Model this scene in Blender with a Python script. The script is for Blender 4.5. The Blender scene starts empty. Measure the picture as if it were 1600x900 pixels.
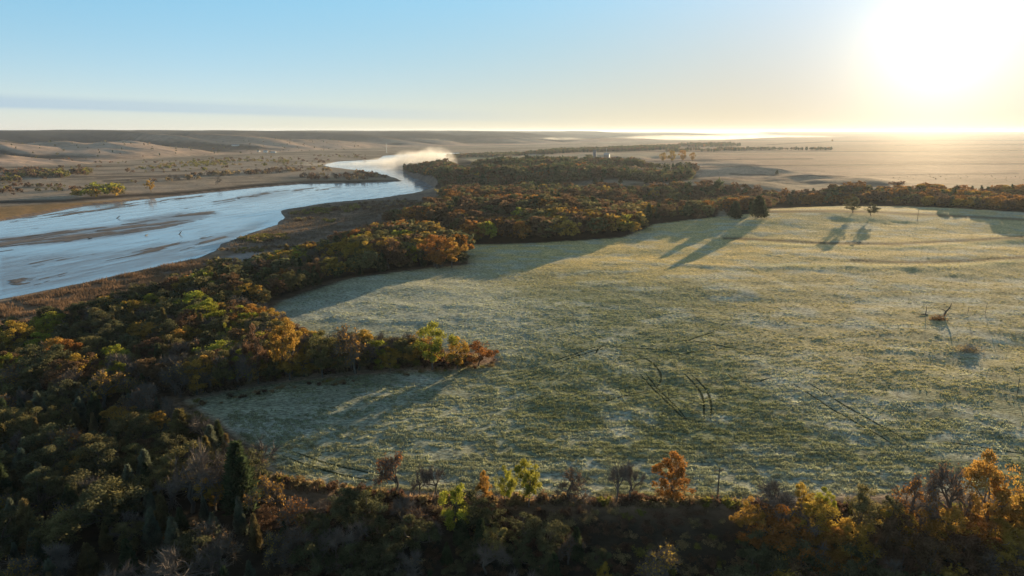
import bpy, math, random
import numpy as np
from mathutils import Vector, Euler

random.seed(7)
RNG = np.random.default_rng(11)
scene = bpy.context.scene
COL = scene.collection
R = math.radians

# ------------------------------------------------------------------ camera and the view it has on the land
CAM_H = 75.0
F_PX = 1066.7
HORIZON = 205.0
PITCH = math.atan((450 - HORIZON) / F_PX)
CP, SP = math.cos(PITCH), math.sin(PITCH)
WATER = -18.0
SUN_AZ, SUN_EL = R(30.9), R(5.6)
SUN_DIR = Vector((math.sin(SUN_AZ) * math.cos(SUN_EL), math.cos(SUN_AZ) * math.cos(SUN_EL), math.sin(SUN_EL)))

cam_data = bpy.data.cameras.new("camera")
cam_data.sensor_width = 36.0
cam_data.lens = 24.0
cam_data.clip_start = 1.0
cam_data.clip_end = 120000.0
cam = bpy.data.objects.new("camera", cam_data)
cam.location = (0, 0, CAM_H)
cam.rotation_euler = (math.pi / 2 - PITCH, 0, 0)
COL.objects.link(cam)
scene.camera = cam


def ray(px, py):
    u, v = (px - 800.0), (450.0 - py)
    return np.array([u, v * SP + F_PX * CP, v * CP - F_PX * SP])


def on_plane(px, py, z):
    d = ray(px, py)
    t = (z - CAM_H) / min(d[2], -1e-3)
    return d[0] * t, d[1] * t


def project(x, y, z):
    dz = z - CAM_H
    depth = y * CP - dz * SP
    up = y * SP + dz * CP
    return 800 + F_PX * x / depth, 450 - F_PX * up / depth, depth


def world_poly(px, z):
    return np.array([on_plane(a, b, z) for a, b in px])


# ------------------------------------------------------------------ numeric helpers
_T = np.random.default_rng(3).random((256, 256)).astype(np.float64)


def vnoise(x, y):
    xi, yi = np.floor(x).astype(np.int64), np.floor(y).astype(np.int64)
    fx, fy = x - xi, y - yi
    fx, fy = fx * fx * (3 - 2 * fx), fy * fy * (3 - 2 * fy)
    a, b = _T[xi & 255, yi & 255], _T[(xi + 1) & 255, yi & 255]
    c, d = _T[xi & 255, (yi + 1) & 255], _T[(xi + 1) & 255, (yi + 1) & 255]
    return (a * (1 - fx) + b * fx) * (1 - fy) + (c * (1 - fx) + d * fx) * fy


def fbm(x, y, octs=4, gain=0.5):
    s, a, n = 0.0, 1.0, 0.0
    for i in range(octs):
        s = s + a * vnoise(x + 17.3 * i, y + 9.1 * i)
        n += a
        a *= gain
        x, y = x * 1.97 + y * 0.31, y * 1.97 - x * 0.31
    return s / n


def sstep(a, b, x):
    t = np.clip((x - a) / (b - a), 0, 1)
    return t * t * (3 - 2 * t)


def seg_dist(x, y, pts, closed=False):
    best = np.full(x.shape, 1e18)
    n = len(pts)
    for i in range(n if closed else n - 1):
        ax, ay = pts[i]
        bx, by = pts[(i + 1) % n]
        dx, dy = bx - ax, by - ay
        t = np.clip(((x - ax) * dx + (y - ay) * dy) / (dx * dx + dy * dy + 1e-9), 0, 1)
        best = np.minimum(best, (x - ax - t * dx) ** 2 + (y - ay - t * dy) ** 2)
    return np.sqrt(best)


def inside(x, y, pts):
    r = np.zeros(x.shape, bool)
    n = len(pts)
    for i in range(n):
        ax, ay = pts[i]
        bx, by = pts[(i + 1) % n]
        if ay == by:
            continue
        c = ((ay > y) != (by > y)) & (x < (bx - ax) * (y - ay) / (by - ay) + ax)
        r ^= c
    return r


def sdist(x, y, pts):
    d = seg_dist(x, y, pts, True)
    return np.where(inside(x, y, pts), -d, d)


# ------------------------------------------------------------------ the lie of the land
UPLAND = world_poly([(1120, 776), (900, 776), (700, 772), (560, 766), (440, 750), (395, 700), (330, 655), (285, 625),
                     (330, 560), (405, 497), (470, 450), (560, 405), (640, 375), (700, 345), (735, 318), (745, 300),
                     (730, 280), (715, 268), (708, 258), (760, 249), (830, 243), (920, 232), (1000, 226), (1060, 222),
                     (1150, 218), (1250, 214)], 0.0)
UPLAND = np.vstack([UPLAND, [[14000, 40000], [60000, 40000], [60000, 500], [1400, 148], [420, 148]]])
RIVER = world_poly([(-260, 540), (0, 470), (60, 458), (140, 440), (230, 420), (300, 405), (338, 393), (350, 381), (375, 373), (400, 362), (436, 351),
                    (447, 340), (442, 329), (500, 319), (560, 314), (620, 308), (676, 303), (690, 297), (672, 285),
                    (645, 275), (628, 266), (650, 258), (680, 252), (705, 244), (720, 238.5), (660, 239.5), (600, 243), (590, 249),
                    (530, 252), (500, 258), (520, 262), (570, 268), (605, 275), (628, 283), (560, 286), (470, 287),
                    (400, 293), (330, 300), (220, 312), (130, 322), (60, 335), (0, 345), (-260, 385)], WATER)
HILLS = world_poly([(-700, 275), (-300, 268), (0, 262), (140, 257), (250, 247), (400, 240), (520, 234), (600, 231), (700, 229), (800, 226.5),
                    (900, 223.5), (1000, 220.5), (1100, 217.5), (1180, 215.5)], -16.5)
HILLS = np.vstack([HILLS, [[16000, 60000], [-60000, 60000], [-60000, 2000]]])
FIELD = world_poly([(1120, 776), (900, 776), (700, 772), (560, 766), (440, 750), (400, 705), (332, 655), (288, 627),
                    (420, 600), (560, 584), (700, 576), (778, 563), (770, 552), (690, 545), (560, 548), (440, 520), (405, 497), (440, 470),
                    (540, 437), (650, 422), (732, 413), (728, 382), (860, 379), (975, 372), (1022, 352), (1110, 345),
                    (1198, 340), (1206, 326), (1300, 323), (1420, 326), (1620, 344), (1900, 360)], 0.0)
FIELD = np.vstack([FIELD, [[1400, 148], [420, 148]]])
RIDGES = [(world_poly([(1130, 375), (1200, 378), (1290, 383), (1400, 385), (1500, 380), (1620, 372), (1800, 362)], 2.0), 0.55, 7.0),
          (world_poly([(1080, 408), (1150, 412), (1300, 412), (1420, 414), (1500, 412), (1620, 403), (1800, 392)], 2.0), 0.6, 6.0)]
DRAW = world_poly([(1090, 322), (1210, 312), (1330, 310), (1450, 312), (1600, 316), (1850, 330)], 0.0)
GULLY = world_poly([(1480, 566), (1530, 552), (1580, 545), (1700, 530)], 0.0)
CREST = np.array([[250, 610], [420, 600], [700, 560]])


def height(x, y):
    x = np.asarray(x, float)
    y = np.asarray(y, float)
    r = np.hypot(x, y)
    du = sdist(x, y, UPLAND)
    up = 1.2 * (fbm(x / 160, y / 160, 3) - 0.5) * 2
    roll = sstep(30, 90, sdist(x, y, FIELD)) * sstep(430, 520, y) * sstep(2600, 1900, r) * sstep(620, 480, x)
    up = up + roll * 15 * (fbm(x / 150 + 7, y / 120 + 2, 3) - 0.5) * 2
    up = up + 62 * sstep(4000, 26000, r)
    up = up + 5.5 * np.exp(-(seg_dist(x, y, CREST) / 95) ** 2)
    up = up - 8 * np.exp(-(seg_dist(x, y, DRAW) / 70) ** 2)
    for pts, amp, w in RIDGES:
        d = seg_dist(x, y, pts)
        up = up + amp * np.exp(-(d / w) ** 2)
    up = up - 1.1 * np.exp(-(seg_dist(x, y, GULLY) / 9) ** 2)
    left = sstep(-20, -75, x) * sstep(620, 420, y)
    wid = np.where(y < 170, 46, np.where(r > 700, 130, 85))
    wid = (wid * (1 - left) + 165 * left) * (0.75 + 0.5 * fbm(x / 60, y / 60, 2))
    s = sstep(0, 1, du / wid)
    low = -16.4 + 1.6 * (fbm(x / 55, y / 55, 3) - 0.5)
    z = up * (1 - s) + low * s
    dh = sdist(x, y, HILLS)
    inh = np.clip(-dh, 0, None)
    sc = 520 + 0.075 * r
    k = 1 - np.exp(-inh / sc)
    wl = 170 + 0.04 * r
    wob = 260 * (fbm(x / 700, y / 700, 3) - 0.5)
    gu, gv = 0.33 * x + 0.94 * y + wob, -0.94 * x + 0.33 * y
    g = sstep(0.36, 0.64, fbm(gu / wl, gv / (wl * 3.2), 3))                   # spurs running down to the valley
    g2 = sstep(0.35, 0.65, fbm(gu / (wl * 0.36) + 5, gv / (wl * 1.1), 2))
    top = sstep(0.80, 0.97, k)
    hill = 103 * k * (1 - (0.68 * (1 - g) + 0.26 * (1 - g2)) * (1 - 0.9 * top)) + 22 * (fbm(x / 1300, y / 1300, 4) - 0.5) * k \
        + 12 * g * sstep(0.0, 0.15, k) * (1 - k)
    z = z + np.where(dh < 0, hill, 0)
    dr = sdist(x, y, RIVER)
    bank = sstep(-10, 6, dr + 7 * (fbm(x / 30, y / 30, 3) - 0.5))
    z = np.where(dr < 30, (WATER - 1.6) * (1 - bank) + z * bank, z)
    infield = sstep(2, -6, sdist(x, y, FIELD))
    swale = sstep(2, -25, sdist(x, y, FIELD)) * sstep(260, 340, y)
    z = z + np.where(r < 1300, swale * 1.5 * (fbm(x / 95 + 11, y / 42 + 5, 2) - 0.5) * 2, 0)
    rough = 0.55 * (fbm(x / 6.5 + 0.3 * y / 9, y / 4.2, 3) - 0.5) + 0.7 * (fbm(x / 22, y / 15, 2) - 0.5)
    z = z + np.where(r < 1200, rough * infield, 0)
    z = z + np.where(r < 2500, 0.9 * (fbm(x / 9, y / 9, 2) - 0.5) * (1 - infield) * (dr > 12), 0)
    return z


def hit(px, py, extra=0.0):
    """Where the view line through a point of the view meets the land."""
    d = ray(px, py)
    t = np.geomspace(60 / F_PX, 45000 / F_PX, 1500)
    below = CAM_H + d[2] * t < height(d[0] * t, d[1] * t) + extra
    i = int(np.argmax(below)) if below.any() else len(t) - 1
    a, b = t[max(i - 1, 0)], t[i]
    tt = np.linspace(a, b, 40)
    bl = CAM_H + d[2] * tt < height(d[0] * tt, d[1] * tt) + extra
    k = tt[int(np.argmax(bl))] if bl.any() else b
    x, y = d[0] * k, d[1] * k
    return x, y, float(height(np.array([x]), np.array([y]))[0])


def hits(px):
    return np.array([hit(a, b)[:2] for a, b in px])


# ------------------------------------------------------------------ object helpers
def mesh_from(name, v, faces, mats=(), mat_idx=None, colors=None, smooth=False):
    """faces: (n,3) or (n,4) index array, or a list of such arrays."""
    if not isinstance(faces, list):
        faces = [faces]
    faces = [np.asarray(f, np.int32) for f in faces if len(f)]
    me = bpy.data.meshes.new(name)
    loops = np.concatenate([f.ravel() for f in faces])
    tot = np.concatenate([np.full(len(f), f.shape[1], np.int32) for f in faces])
    start = np.concatenate([[0], np.cumsum(tot)[:-1]]).astype(np.int32)
    me.vertices.add(len(v))
    me.vertices.foreach_set("co", np.asarray(v, np.float32).ravel())
    me.loops.add(len(loops))
    me.loops.foreach_set("vertex_index", loops)
    me.polygons.add(len(tot))
    me.polygons.foreach_set("loop_start", start)
    me.polygons.foreach_set("loop_total", tot)
    for m in mats:
        me.materials.append(m)
    if mat_idx is not None:
        me.polygons.foreach_set("material_index", np.asarray(mat_idx, np.int32))
    me.polygons.foreach_set("use_smooth", np.full(len(tot), smooth))
    if colors is not None:
        for cname, c in colors.items():
            a = me.attributes.new(cname, "FLOAT_COLOR", "POINT")
            c4 = np.ones((len(v), 4), np.float32)
            c4[:, :c.shape[1]] = c
            a.data.foreach_set("color", c4.ravel())
    me.update(calc_edges=True)
    return me


def link(name, me, parent=None):
    o = bpy.data.objects.new(name, me)
    COL.objects.link(o)
    if parent is not None:
        o.parent = parent
    return o


def tag(o, label, cat, group=None):
    o["label"] = label
    o["category"] = cat
    if group:
        o["group"] = group
    return o


def structure(o, kind="structure"):
    o["kind"] = kind
    return o


def empty(name, loc, rz=0.0, sc=(1, 1, 1)):
    o = bpy.data.objects.new(name, None)
    o.empty_display_size = 0.5
    o.location = loc
    o.rotation_euler = (0, 0, rz)
    o.scale = sc
    COL.objects.link(o)
    return o


# ------------------------------------------------------------------ materials
def new_mat(name):
    m = bpy.data.materials.new(name)
    m.use_nodes = True
    nt = m.node_tree
    nt.nodes.clear()
    out = nt.nodes.new("ShaderNodeOutputMaterial")
    return m, nt, out


def nd(nt, kind, **kw):
    n = nt.nodes.new(kind)
    for k, v in kw.items():
        setattr(n, k, v)
    return n


def val(n, **kw):
    for k, v in kw.items():
        n.inputs[k.replace("_", " ")].default_value = v
    return n


def plain(name, rgb, rough=0.8, var=0.15, scale=1.5, metallic=0.0):
    m, nt, out = new_mat(name)
    b = nd(nt, "ShaderNodeBsdfPrincipled")
    b.inputs["Roughness"].default_value = rough
    b.inputs["Metallic"].default_value = metallic
    tc = nd(nt, "ShaderNodeTexCoord")
    n = nd(nt, "ShaderNodeTexNoise")
    val(n, Scale=scale, Detail=5.0)
    r = nd(nt, "ShaderNodeMapRange")
    val(r, To_Min=1 - var, To_Max=1 + var)
    mul = nd(nt, "ShaderNodeVectorMath", operation="SCALE")
    mul.inputs[0].default_value = rgb
    nt.links.new(tc.outputs["Object"], n.inputs["Vector"])
    nt.links.new(n.outputs["Fac"], r.inputs["Value"])
    nt.links.new(r.outputs["Result"], mul.inputs["Scale"])
    nt.links.new(mul.outputs[0], b.inputs["Base Color"])
    nt.links.new(b.outputs[0], out.inputs["Surface"])
    return m


def leaf_mat(name, rgb, transl=0.45, hue=0.014, val_var=0.5, attr=False):
    """Leaves: part of the light is sent back, part passes through the blade; each tree and each leaf varies a little."""
    m, nt, out = new_mat(name)
    if attr:
        src = nd(nt, "ShaderNodeAttribute", attribute_name="tint")
        base = src.outputs["Color"]
        rnd_out = None
    else:
        src = nd(nt, "ShaderNodeRGB")
        src.outputs[0].default_value = (*rgb, 1)
        base = src.outputs[0]
    hsv = nd(nt, "ShaderNodeHueSaturation")
    nt.links.new(base, hsv.inputs["Color"])
    tc = nd(nt, "ShaderNodeNewGeometry")
    n = nd(nt, "ShaderNodeTexNoise")
    val(n, Scale=0.55, Detail=3.0)
    nt.links.new(tc.outputs["Position"], n.inputs["Vector"])
    vr = nd(nt, "ShaderNodeMapRange")
    val(vr, From_Min=0.3, From_Max=0.7, To_Min=1 - val_var, To_Max=1 + val_var)
    nt.links.new(n.outputs["Fac"], vr.inputs["Value"])
    nt.links.new(vr.outputs["Result"], hsv.inputs["Value"])
    if not attr:
        oi = nd(nt, "ShaderNodeObjectInfo")
        hr = nd(nt, "ShaderNodeMapRange")
        val(hr, To_Min=0.5 - hue, To_Max=0.5 + hue)
        nt.links.new(oi.outputs["Random"], hr.inputs["Value"])
        nt.links.new(hr.outputs["Result"], hsv.inputs["Hue"])
    d = nd(nt, "ShaderNodeBsdfDiffuse")
    t = nd(nt, "ShaderNodeBsdfTranslucent")
    mx = nd(nt, "ShaderNodeMixShader")
    mx.inputs[0].default_value = transl
    nt.links.new(hsv.outputs[0], d.inputs["Color"])
    nt.links.new(hsv.outputs[0], t.inputs["Color"])
    nt.links.new(d.outputs[0], mx.inputs[1])
    nt.links.new(t.outputs[0], mx.inputs[2])
    nt.links.new(mx.outputs[0], out.inputs["Surface"])
    return m


def land_mat(name, nscale, contrast, bump, bdist, rough=0.85, spec=0.03, gloss=1.0):
    """Land: the zone colour stored on the mesh, broken up by noise at several sizes, over a bumpy surface."""
    m, nt, out = new_mat(name)
    geo = nd(nt, "ShaderNodeNewGeometry")
    att = nd(nt, "ShaderNodeAttribute", attribute_name="zone")
    mp = nd(nt, "ShaderNodeMapping")
    mp.inputs["Scale"].default_value = (0.7, 1.3, 1.0)
    nt.links.new(geo.outputs["Position"], mp.inputs["Vector"])
    n1 = nd(nt, "ShaderNodeTexNoise")
    val(n1, Scale=nscale, Detail=8.0, Roughness=0.68)
    n2 = nd(nt, "ShaderNodeTexNoise")
    val(n2, Scale=nscale * 0.09, Detail=5.0, Roughness=0.6)
    for n in (n1, n2):
        nt.links.new(mp.outputs[0], n.inputs["Vector"])
    r1 = nd(nt, "ShaderNodeMapRange")
    val(r1, From_Min=0.3, From_Max=0.7, To_Min=1 - contrast, To_Max=1 + contrast)
    r2 = nd(nt, "ShaderNodeMapRange")
    val(r2, From_Min=0.3, From_Max=0.7, To_Min=0.82, To_Max=1.18)
    nt.links.new(n1.outputs["Fac"], r1.inputs["Value"])
    nt.links.new(n2.outputs["Fac"], r2.inputs["Value"])
    mul = nd(nt, "ShaderNodeMath", operation="MULTIPLY")
    nt.links.new(r1.outputs[0], mul.inputs[0])
    nt.links.new(r2.outputs[0], mul.inputs[1])
    sc = nd(nt, "ShaderNodeVectorMath", operation="SCALE")
    nt.links.new(att.outputs["Color"], sc.inputs[0])
    nt.links.new(mul.outputs[0], sc.inputs["Scale"])
    bp = nd(nt, "ShaderNodeBump")
    val(bp, Strength=bump, Distance=bdist)
    nt.links.new(n1.outputs["Fac"], bp.inputs["Height"])
    d = nd(nt, "ShaderNodeBsdfDiffuse")
    b = nd(nt, "ShaderNodeBsdfPrincipled")
    b.inputs["Roughness"].default_value = rough
    b.inputs["Specular IOR Level"].default_value = spec
    mx = nd(nt, "ShaderNodeMixShader")
    mx.inputs[0].default_value = gloss
    nt.links.new(sc.outputs[0], d.inputs["Color"])
    nt.links.new(sc.outputs[0], b.inputs["Base Color"])
    nt.links.new(bp.outputs[0], d.inputs["Normal"])
    nt.links.new(bp.outputs[0], b.inputs["Normal"])
    nt.links.new(d.outputs[0], mx.inputs[1])
    nt.links.new(b.outputs[0], mx.inputs[2])
    nt.links.new(mx.outputs[0], out.inputs["Surface"])
    return m


M_LAND = land_mat("land_soil", 0.35, 0.45, 0.8, 0.5, gloss=0.4)
M_FIELD = land_mat("frosty_pasture", 1.1, 0.85, 1.0, 0.7, gloss=0.3)
M_HILL = land_mat("hill_grass", 0.03, 0.35, 1.0, 6.0, gloss=0.08)
# light settings
SKY_STRENGTH = 0.117
SKY_TINT = (1.2, 2.75, 3.7)
LOW_TINT = (1.0, 0.75, 0.5)
SKY_SOFT = (0.25, 0.24, 0.20)
WARM_TINT = (0.90, 0.76, 0.56)
SKY_GLOWS = [(0.047, 7.0, (1.0, 0.88, 0.56))]
HORIZON_RGB = (1.75, 1.3, 1.75)
ZENITH = 0.125
CLOUD_RGB = (1.9, 2.5, 3.0, 1)
SUN_STRENGTH = 5.0
SUN_RGB = (1.0, 0.75, 0.44)
HAZE_RGB = (0.74, 0.85, 1.0)
HAZE_DENSITY = 0.000032
HAZE_ANISO = 0.36
EXPOSURE = 1.05
MISTS = [(645, 264, -16, (80, 75, 48), 0.06, 0.05, 1), (618, 257, -16, (130, 170, 20), 0.018, 0.03, 2), (678, 268, -2, (62, 70, 46), 0.05, 0.055, 3),
         (668, 246, -16, (110, 230, 24), 0.014, 0.03, 4), (1060, 219, -14, (850, 500, 56), 0.006, 0.006, 5), (1180, 217.5, -14, (1300, 700, 56), 0.005, 0.005, 6),
         (870, 221.5, -14, (420, 260, 44), 0.005, 0.010, 7), (668, 227, -8, (200, 160, 40), 0.006, 0.016, 8), (560, 259, -16, (200, 80, 12), 0.008, 0.03, 9)]
# ------------------------------------------------------------------ land sheet: one fan of rings out to the horizon
NT, NR = 620, 800
th = np.linspace(R(-66), R(66), NT)
rr = np.geomspace(45, 60000, NR)
TH, RRm = np.meshgrid(th, rr)
GX, GY = (RRm * np.sin(TH)), (RRm * np.cos(TH))
GZ = np.empty_like(GX)
for i in range(0, NR, 50):
    GZ[i:i + 50] = height(GX[i:i + 50], GY[i:i + 50])
gx, gy, gz = GX.ravel(), GY.ravel(), GZ.ravel()
PX, PY, _dp = project(gx, gy, gz)


def line_px(pts, w):
    """1 on a line drawn over the land, w = half width in view points at that place."""
    d = seg_dist(PX, PY * 1.0, np.array(pts, float))
    return np.clip(1.3 - d / w, 0, 1)


def area_px(pts, soft=3.0):
    return sstep(soft, -soft, sdist(PX, PY, np.array(pts, float)))


def paint(col, mask, rgb):
    return col * (1 - mask[:, None]) + np.array(rgb)[None] * mask[:, None]


d_river = sdist(gx, gy, RIVER)
d_hill = sdist(gx, gy, HILLS)
d_up = sdist(gx, gy, UPLAND)
d_field = sdist(gx, gy, FIELD)
rad = np.hypot(gx, gy)
nz = fbm(gx / 70, gy / 70, 4)
nz2 = fbm(gx / 400, gy / 260, 4)
zone = np.tile(np.array([[0.40, 0.31, 0.23]]), (len(gx), 1))                 # dry bottomland grass
zone = paint(zone, sstep(0.45, 0.62, nz2) * (d_hill > 0), (0.29, 0.23, 0.165))
zone = paint(zone, sstep(10, -60, d_hill), (0.52, 0.375, 0.285))                 # prairie hills
zone = paint(zone, sstep(10, -60, d_hill) * sstep(0.45, 0.7, nz2) * 0.4, (0.28, 0.22, 0.17))
up = sstep(20, -40, d_up)
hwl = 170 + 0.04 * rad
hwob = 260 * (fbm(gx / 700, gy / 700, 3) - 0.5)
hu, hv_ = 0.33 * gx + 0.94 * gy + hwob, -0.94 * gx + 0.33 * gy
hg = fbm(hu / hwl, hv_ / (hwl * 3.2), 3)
draw_shade = sstep(0.50, 0.455, hg) * sstep(-60, -300, d_hill)
zone = paint(zone, draw_shade * 0.95, (0.035, 0.04, 0.042))                   # shade in the draws between the spurs, painted as dark colour
zone = paint(zone, sstep(-150, -700, d_hill) * sstep(3200, 5000, rad) * 0.92, (0.032, 0.038, 0.045))
mott = sstep(0.50, 0.62, fbm(gx / 42, gy / 30, 4)) * sstep(0.4, 0.6, fbm(gx / 210 + 9, gy / 170, 3))
zone = paint(zone, mott * (d_hill > 0) * (d_up > 0) * 0.6, (0.13, 0.105, 0.075))  # patches of brush on the flat
zone = paint(zone, up, (0.54, 0.365, 0.255))                                    # stubble and hay on the upland
zone = paint(zone, up * sstep(0.5, 0.6, nz2) * 0.5, (0.42, 0.285, 0.195))
# wooded ground: dark leaf litter
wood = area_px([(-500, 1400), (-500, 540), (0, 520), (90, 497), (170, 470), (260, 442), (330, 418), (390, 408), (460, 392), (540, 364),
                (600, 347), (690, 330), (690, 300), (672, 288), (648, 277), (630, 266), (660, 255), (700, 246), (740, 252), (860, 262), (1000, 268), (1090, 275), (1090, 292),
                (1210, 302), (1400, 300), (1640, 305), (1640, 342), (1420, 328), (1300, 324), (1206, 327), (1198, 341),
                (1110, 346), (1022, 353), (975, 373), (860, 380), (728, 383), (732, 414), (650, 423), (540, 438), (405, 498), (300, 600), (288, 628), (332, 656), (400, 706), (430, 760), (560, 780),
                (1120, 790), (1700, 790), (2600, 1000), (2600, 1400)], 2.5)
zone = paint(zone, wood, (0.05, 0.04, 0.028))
for pts, rgb in [([(865, 296), (880, 284), (960, 281), (1010, 276), (1030, 282), (990, 287), (930, 296)], (0.26, 0.22, 0.17)),
                 ([(1010, 290), (1080, 281), (1200, 284), (1330, 290), (1420, 292), (1600, 290), (1600, 299), (1420, 297), (1200, 296), (1100, 291)], (0.36, 0.28, 0.2)),
                 ([(1118, 345), (1124, 326), (1136, 322), (1138, 330), (1130, 346)], (0.4, 0.33, 0.24)),
                 ([(725, 246), (860, 243), (905, 246), (860, 251), (740, 253)], (0.55, 0.43, 0.25)),
                 ([(838, 243), (930, 239), (1090, 238), (1090, 246), (850, 248)], (0.5, 0.39, 0.27))]:
    zone = paint(zone, area_px(pts, 1.2), rgb)
# field: frosted pasture, greener in the middle, straw on the rise
inf = sstep(1.5, -1.5, d_field)
grass = np.tile(np.array([[0.225, 0.235, 0.15]]), (len(gx), 1))
grass = paint(grass, sstep(470, 390, PY) * 0.9, (0.60, 0.465, 0.215))
grass = paint(grass, sstep(900, 1350, PX) * sstep(700, 480, PY) * 0.55, (0.50, 0.40, 0.22))
frost = sstep(0.5, 0.72, fbm(gx / 14 + 3, gy / 9, 4)) * 0.6
frost = np.maximum(frost, area_px([(430, 500), (545, 440), (740, 418), (780, 450), (860, 520), (800, 560), (700, 540), (520, 520)], 40) * 0.55)
frost = np.maximum(frost, area_px([(320, 650), (470, 610), (760, 580), (830, 640), (760, 760), (440, 740)], 40) * 0.3)
frost = np.maximum(frost, line_px([(1215, 600), (1290, 640), (1350, 660), (1390, 690)], 40) * 0.5 * sstep(0.4, 0.6, nz))
frost = np.maximum(frost, line_px([(780, 470), (850, 510), (960, 540), (1000, 580)], 36) * 0.5 * sstep(0.4, 0.55, fbm(gx / 11, gy / 11, 3)))
frost = np.maximum(frost, line_px([(600, 755), (900, 735), (1200, 745), (1500, 765)], 30) * 0.45)
green = area_px([(760, 620), (860, 540), (960, 490), (1150, 520), (1220, 600), (1330, 720), (1100, 740), (820, 720)], 60)
green = np.maximum(green * 0.95, area_px([(830, 440), (1000, 430), (1100, 470), (1000, 540), (880, 520)], 50) * 0.6)
grass = paint(grass, frost, (0.44, 0.45, 0.39))
grass = paint(grass, green * sstep(0.40, 0.58, fbm(gx / 9, gy / 6, 4)), (0.18, 0.195, 0.115))
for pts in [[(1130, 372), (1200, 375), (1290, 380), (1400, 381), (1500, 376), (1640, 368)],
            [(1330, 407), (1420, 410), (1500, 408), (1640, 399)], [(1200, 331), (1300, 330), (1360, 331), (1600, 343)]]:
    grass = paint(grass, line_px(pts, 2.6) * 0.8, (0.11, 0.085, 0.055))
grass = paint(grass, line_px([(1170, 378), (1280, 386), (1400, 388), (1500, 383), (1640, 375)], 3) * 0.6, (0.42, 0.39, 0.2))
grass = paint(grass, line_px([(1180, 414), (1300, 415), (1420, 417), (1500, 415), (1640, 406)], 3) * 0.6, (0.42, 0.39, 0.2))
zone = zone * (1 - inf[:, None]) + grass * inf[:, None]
edge = np.exp(-((d_field - 3) / 3.5) ** 2) * (rad < 420)
zone = paint(zone, edge * 0.6, (0.30, 0.20, 0.125))                            # dead weeds along the field edge
# river banks
zone = paint(zone, area_px([(-300, 700), (-300, 560), (0, 470), (140, 438), (230, 415), (345, 395), (400, 385), (390, 405), (260, 440), (170, 468), (90, 495), (0, 520)], 4), (0.215, 0.14, 0.088))
zone = paint(zone, area_px([(345, 395), (375, 372), (445, 350), (450, 325), (520, 315), (700, 296), (690, 325), (600, 345), (540, 362), (460, 390), (390, 406)], 3) * 0.9, (0.20, 0.15, 0.115))
zone = paint(zone, area_px([(455, 350), (450, 332), (530, 328), (580, 330), (540, 345)], 3) * 0.8 * sstep(0.4, 0.6, nz), (0.30, 0.2, 0.14))
zone = paint(zone, area_px([(255, 425), (330, 405), (400, 392), (420, 396), (380, 408), (300, 425)], 3), (0.38, 0.32, 0.29))
zone = paint(zone, area_px([(-300, 400), (-300, 335), (0, 323), (130, 316), (230, 309), (330, 297), (330, 302), (210, 316), (120, 328), (0, 350)], 2), (0.36, 0.22, 0.10))
zone = paint(zone, line_px([(-200, 325), (0, 316), (100, 314), (200, 306), (280, 302), (400, 290), (480, 285), (620, 284)], 3.2), (0.06, 0.045, 0.035))
zone = paint(zone, line_px([(150, 278), (230, 276), (300, 273), (200, 281)], 1.5) * 0.7, (0.1, 0.07, 0.05))
zone = paint(zone, (d_river < 5) * 1.0, (0.19, 0.15, 0.125))
# field lines, hedges and roads on the flat; shelterbelt shadows painted on the plain
for pts, w, rgb in [([(-50, 279), (60, 277), (140, 276), (330, 274)], 0.9, (0.1, 0.08, 0.06)), ([(-50, 262), (120, 261), (210, 259)], 0.9, (0.1, 0.08, 0.06)),
                    ([(150, 273), (250, 268), (380, 266), (470, 266)], 0.8, (0.14, 0.11, 0.08)), ([(180, 287), (260, 284), (330, 281)], 0.9, (0.4, 0.31, 0.22)),
                    ([(0, 288), (110, 285), (220, 281)], 1.2, (0.36, 0.28, 0.2)), ([(420, 262), (500, 256), (560, 252)], 0.8, (0.38, 0.3, 0.22)),
                    ([(160, 283), (200, 281), (205, 285), (170, 286)], 1.6, (0.07, 0.055, 0.045))]:
    zone = paint(zone, line_px(pts, w) * 0.8, rgb)
strip = sstep(0.46, 0.54, vnoise(gx / 900 + 3, gy / 210))
zone = paint(zone, strip * up * (rad > 950) * 0.4, (0.30, 0.22, 0.15))
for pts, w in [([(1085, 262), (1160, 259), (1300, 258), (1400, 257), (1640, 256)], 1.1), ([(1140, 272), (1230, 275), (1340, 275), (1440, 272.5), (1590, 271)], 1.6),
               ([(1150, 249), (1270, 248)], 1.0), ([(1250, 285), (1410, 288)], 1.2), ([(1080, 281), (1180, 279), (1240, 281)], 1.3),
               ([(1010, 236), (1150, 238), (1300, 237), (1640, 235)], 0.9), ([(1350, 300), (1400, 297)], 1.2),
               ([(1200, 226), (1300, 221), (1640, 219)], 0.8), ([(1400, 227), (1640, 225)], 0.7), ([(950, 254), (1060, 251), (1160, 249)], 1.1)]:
    zone = paint(zone, line_px(pts, w) * 0.75 * (1 - inf), (0.13, 0.095, 0.075))  # dark bands painted in as shadows of shelterbelts and fences
zone = np.clip(zone, 0.01, 0.9)
zone = np.clip(zone * (1 + 0.24 * inf[:, None]), 0.01, 0.7)

quads = np.arange((NR - 1) * (NT - 1))
qi, qj = quads // (NT - 1), quads % (NT - 1)
Q = np.stack([qi * NT + qj, qi * NT + qj + 1, (qi + 1) * NT + qj + 1, (qi + 1) * NT + qj], 1)[:, ::-1]
q_field = d_field[Q].max(1) < 3.0
q_hill = (d_hill[Q].max(1) < 0) & ~q_field
V3 = np.stack([gx, gy, gz], 1)


def sub_mesh(name, sel, m):
    f = Q[sel]
    used = np.unique(f)
    remap = np.zeros(len(V3), np.int64)
    remap[used] = np.arange(len(used))
    return structure(link(name, mesh_from(name, V3[used], remap[f], (m,), colors={"zone": zone[used]}, smooth=True)))


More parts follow.
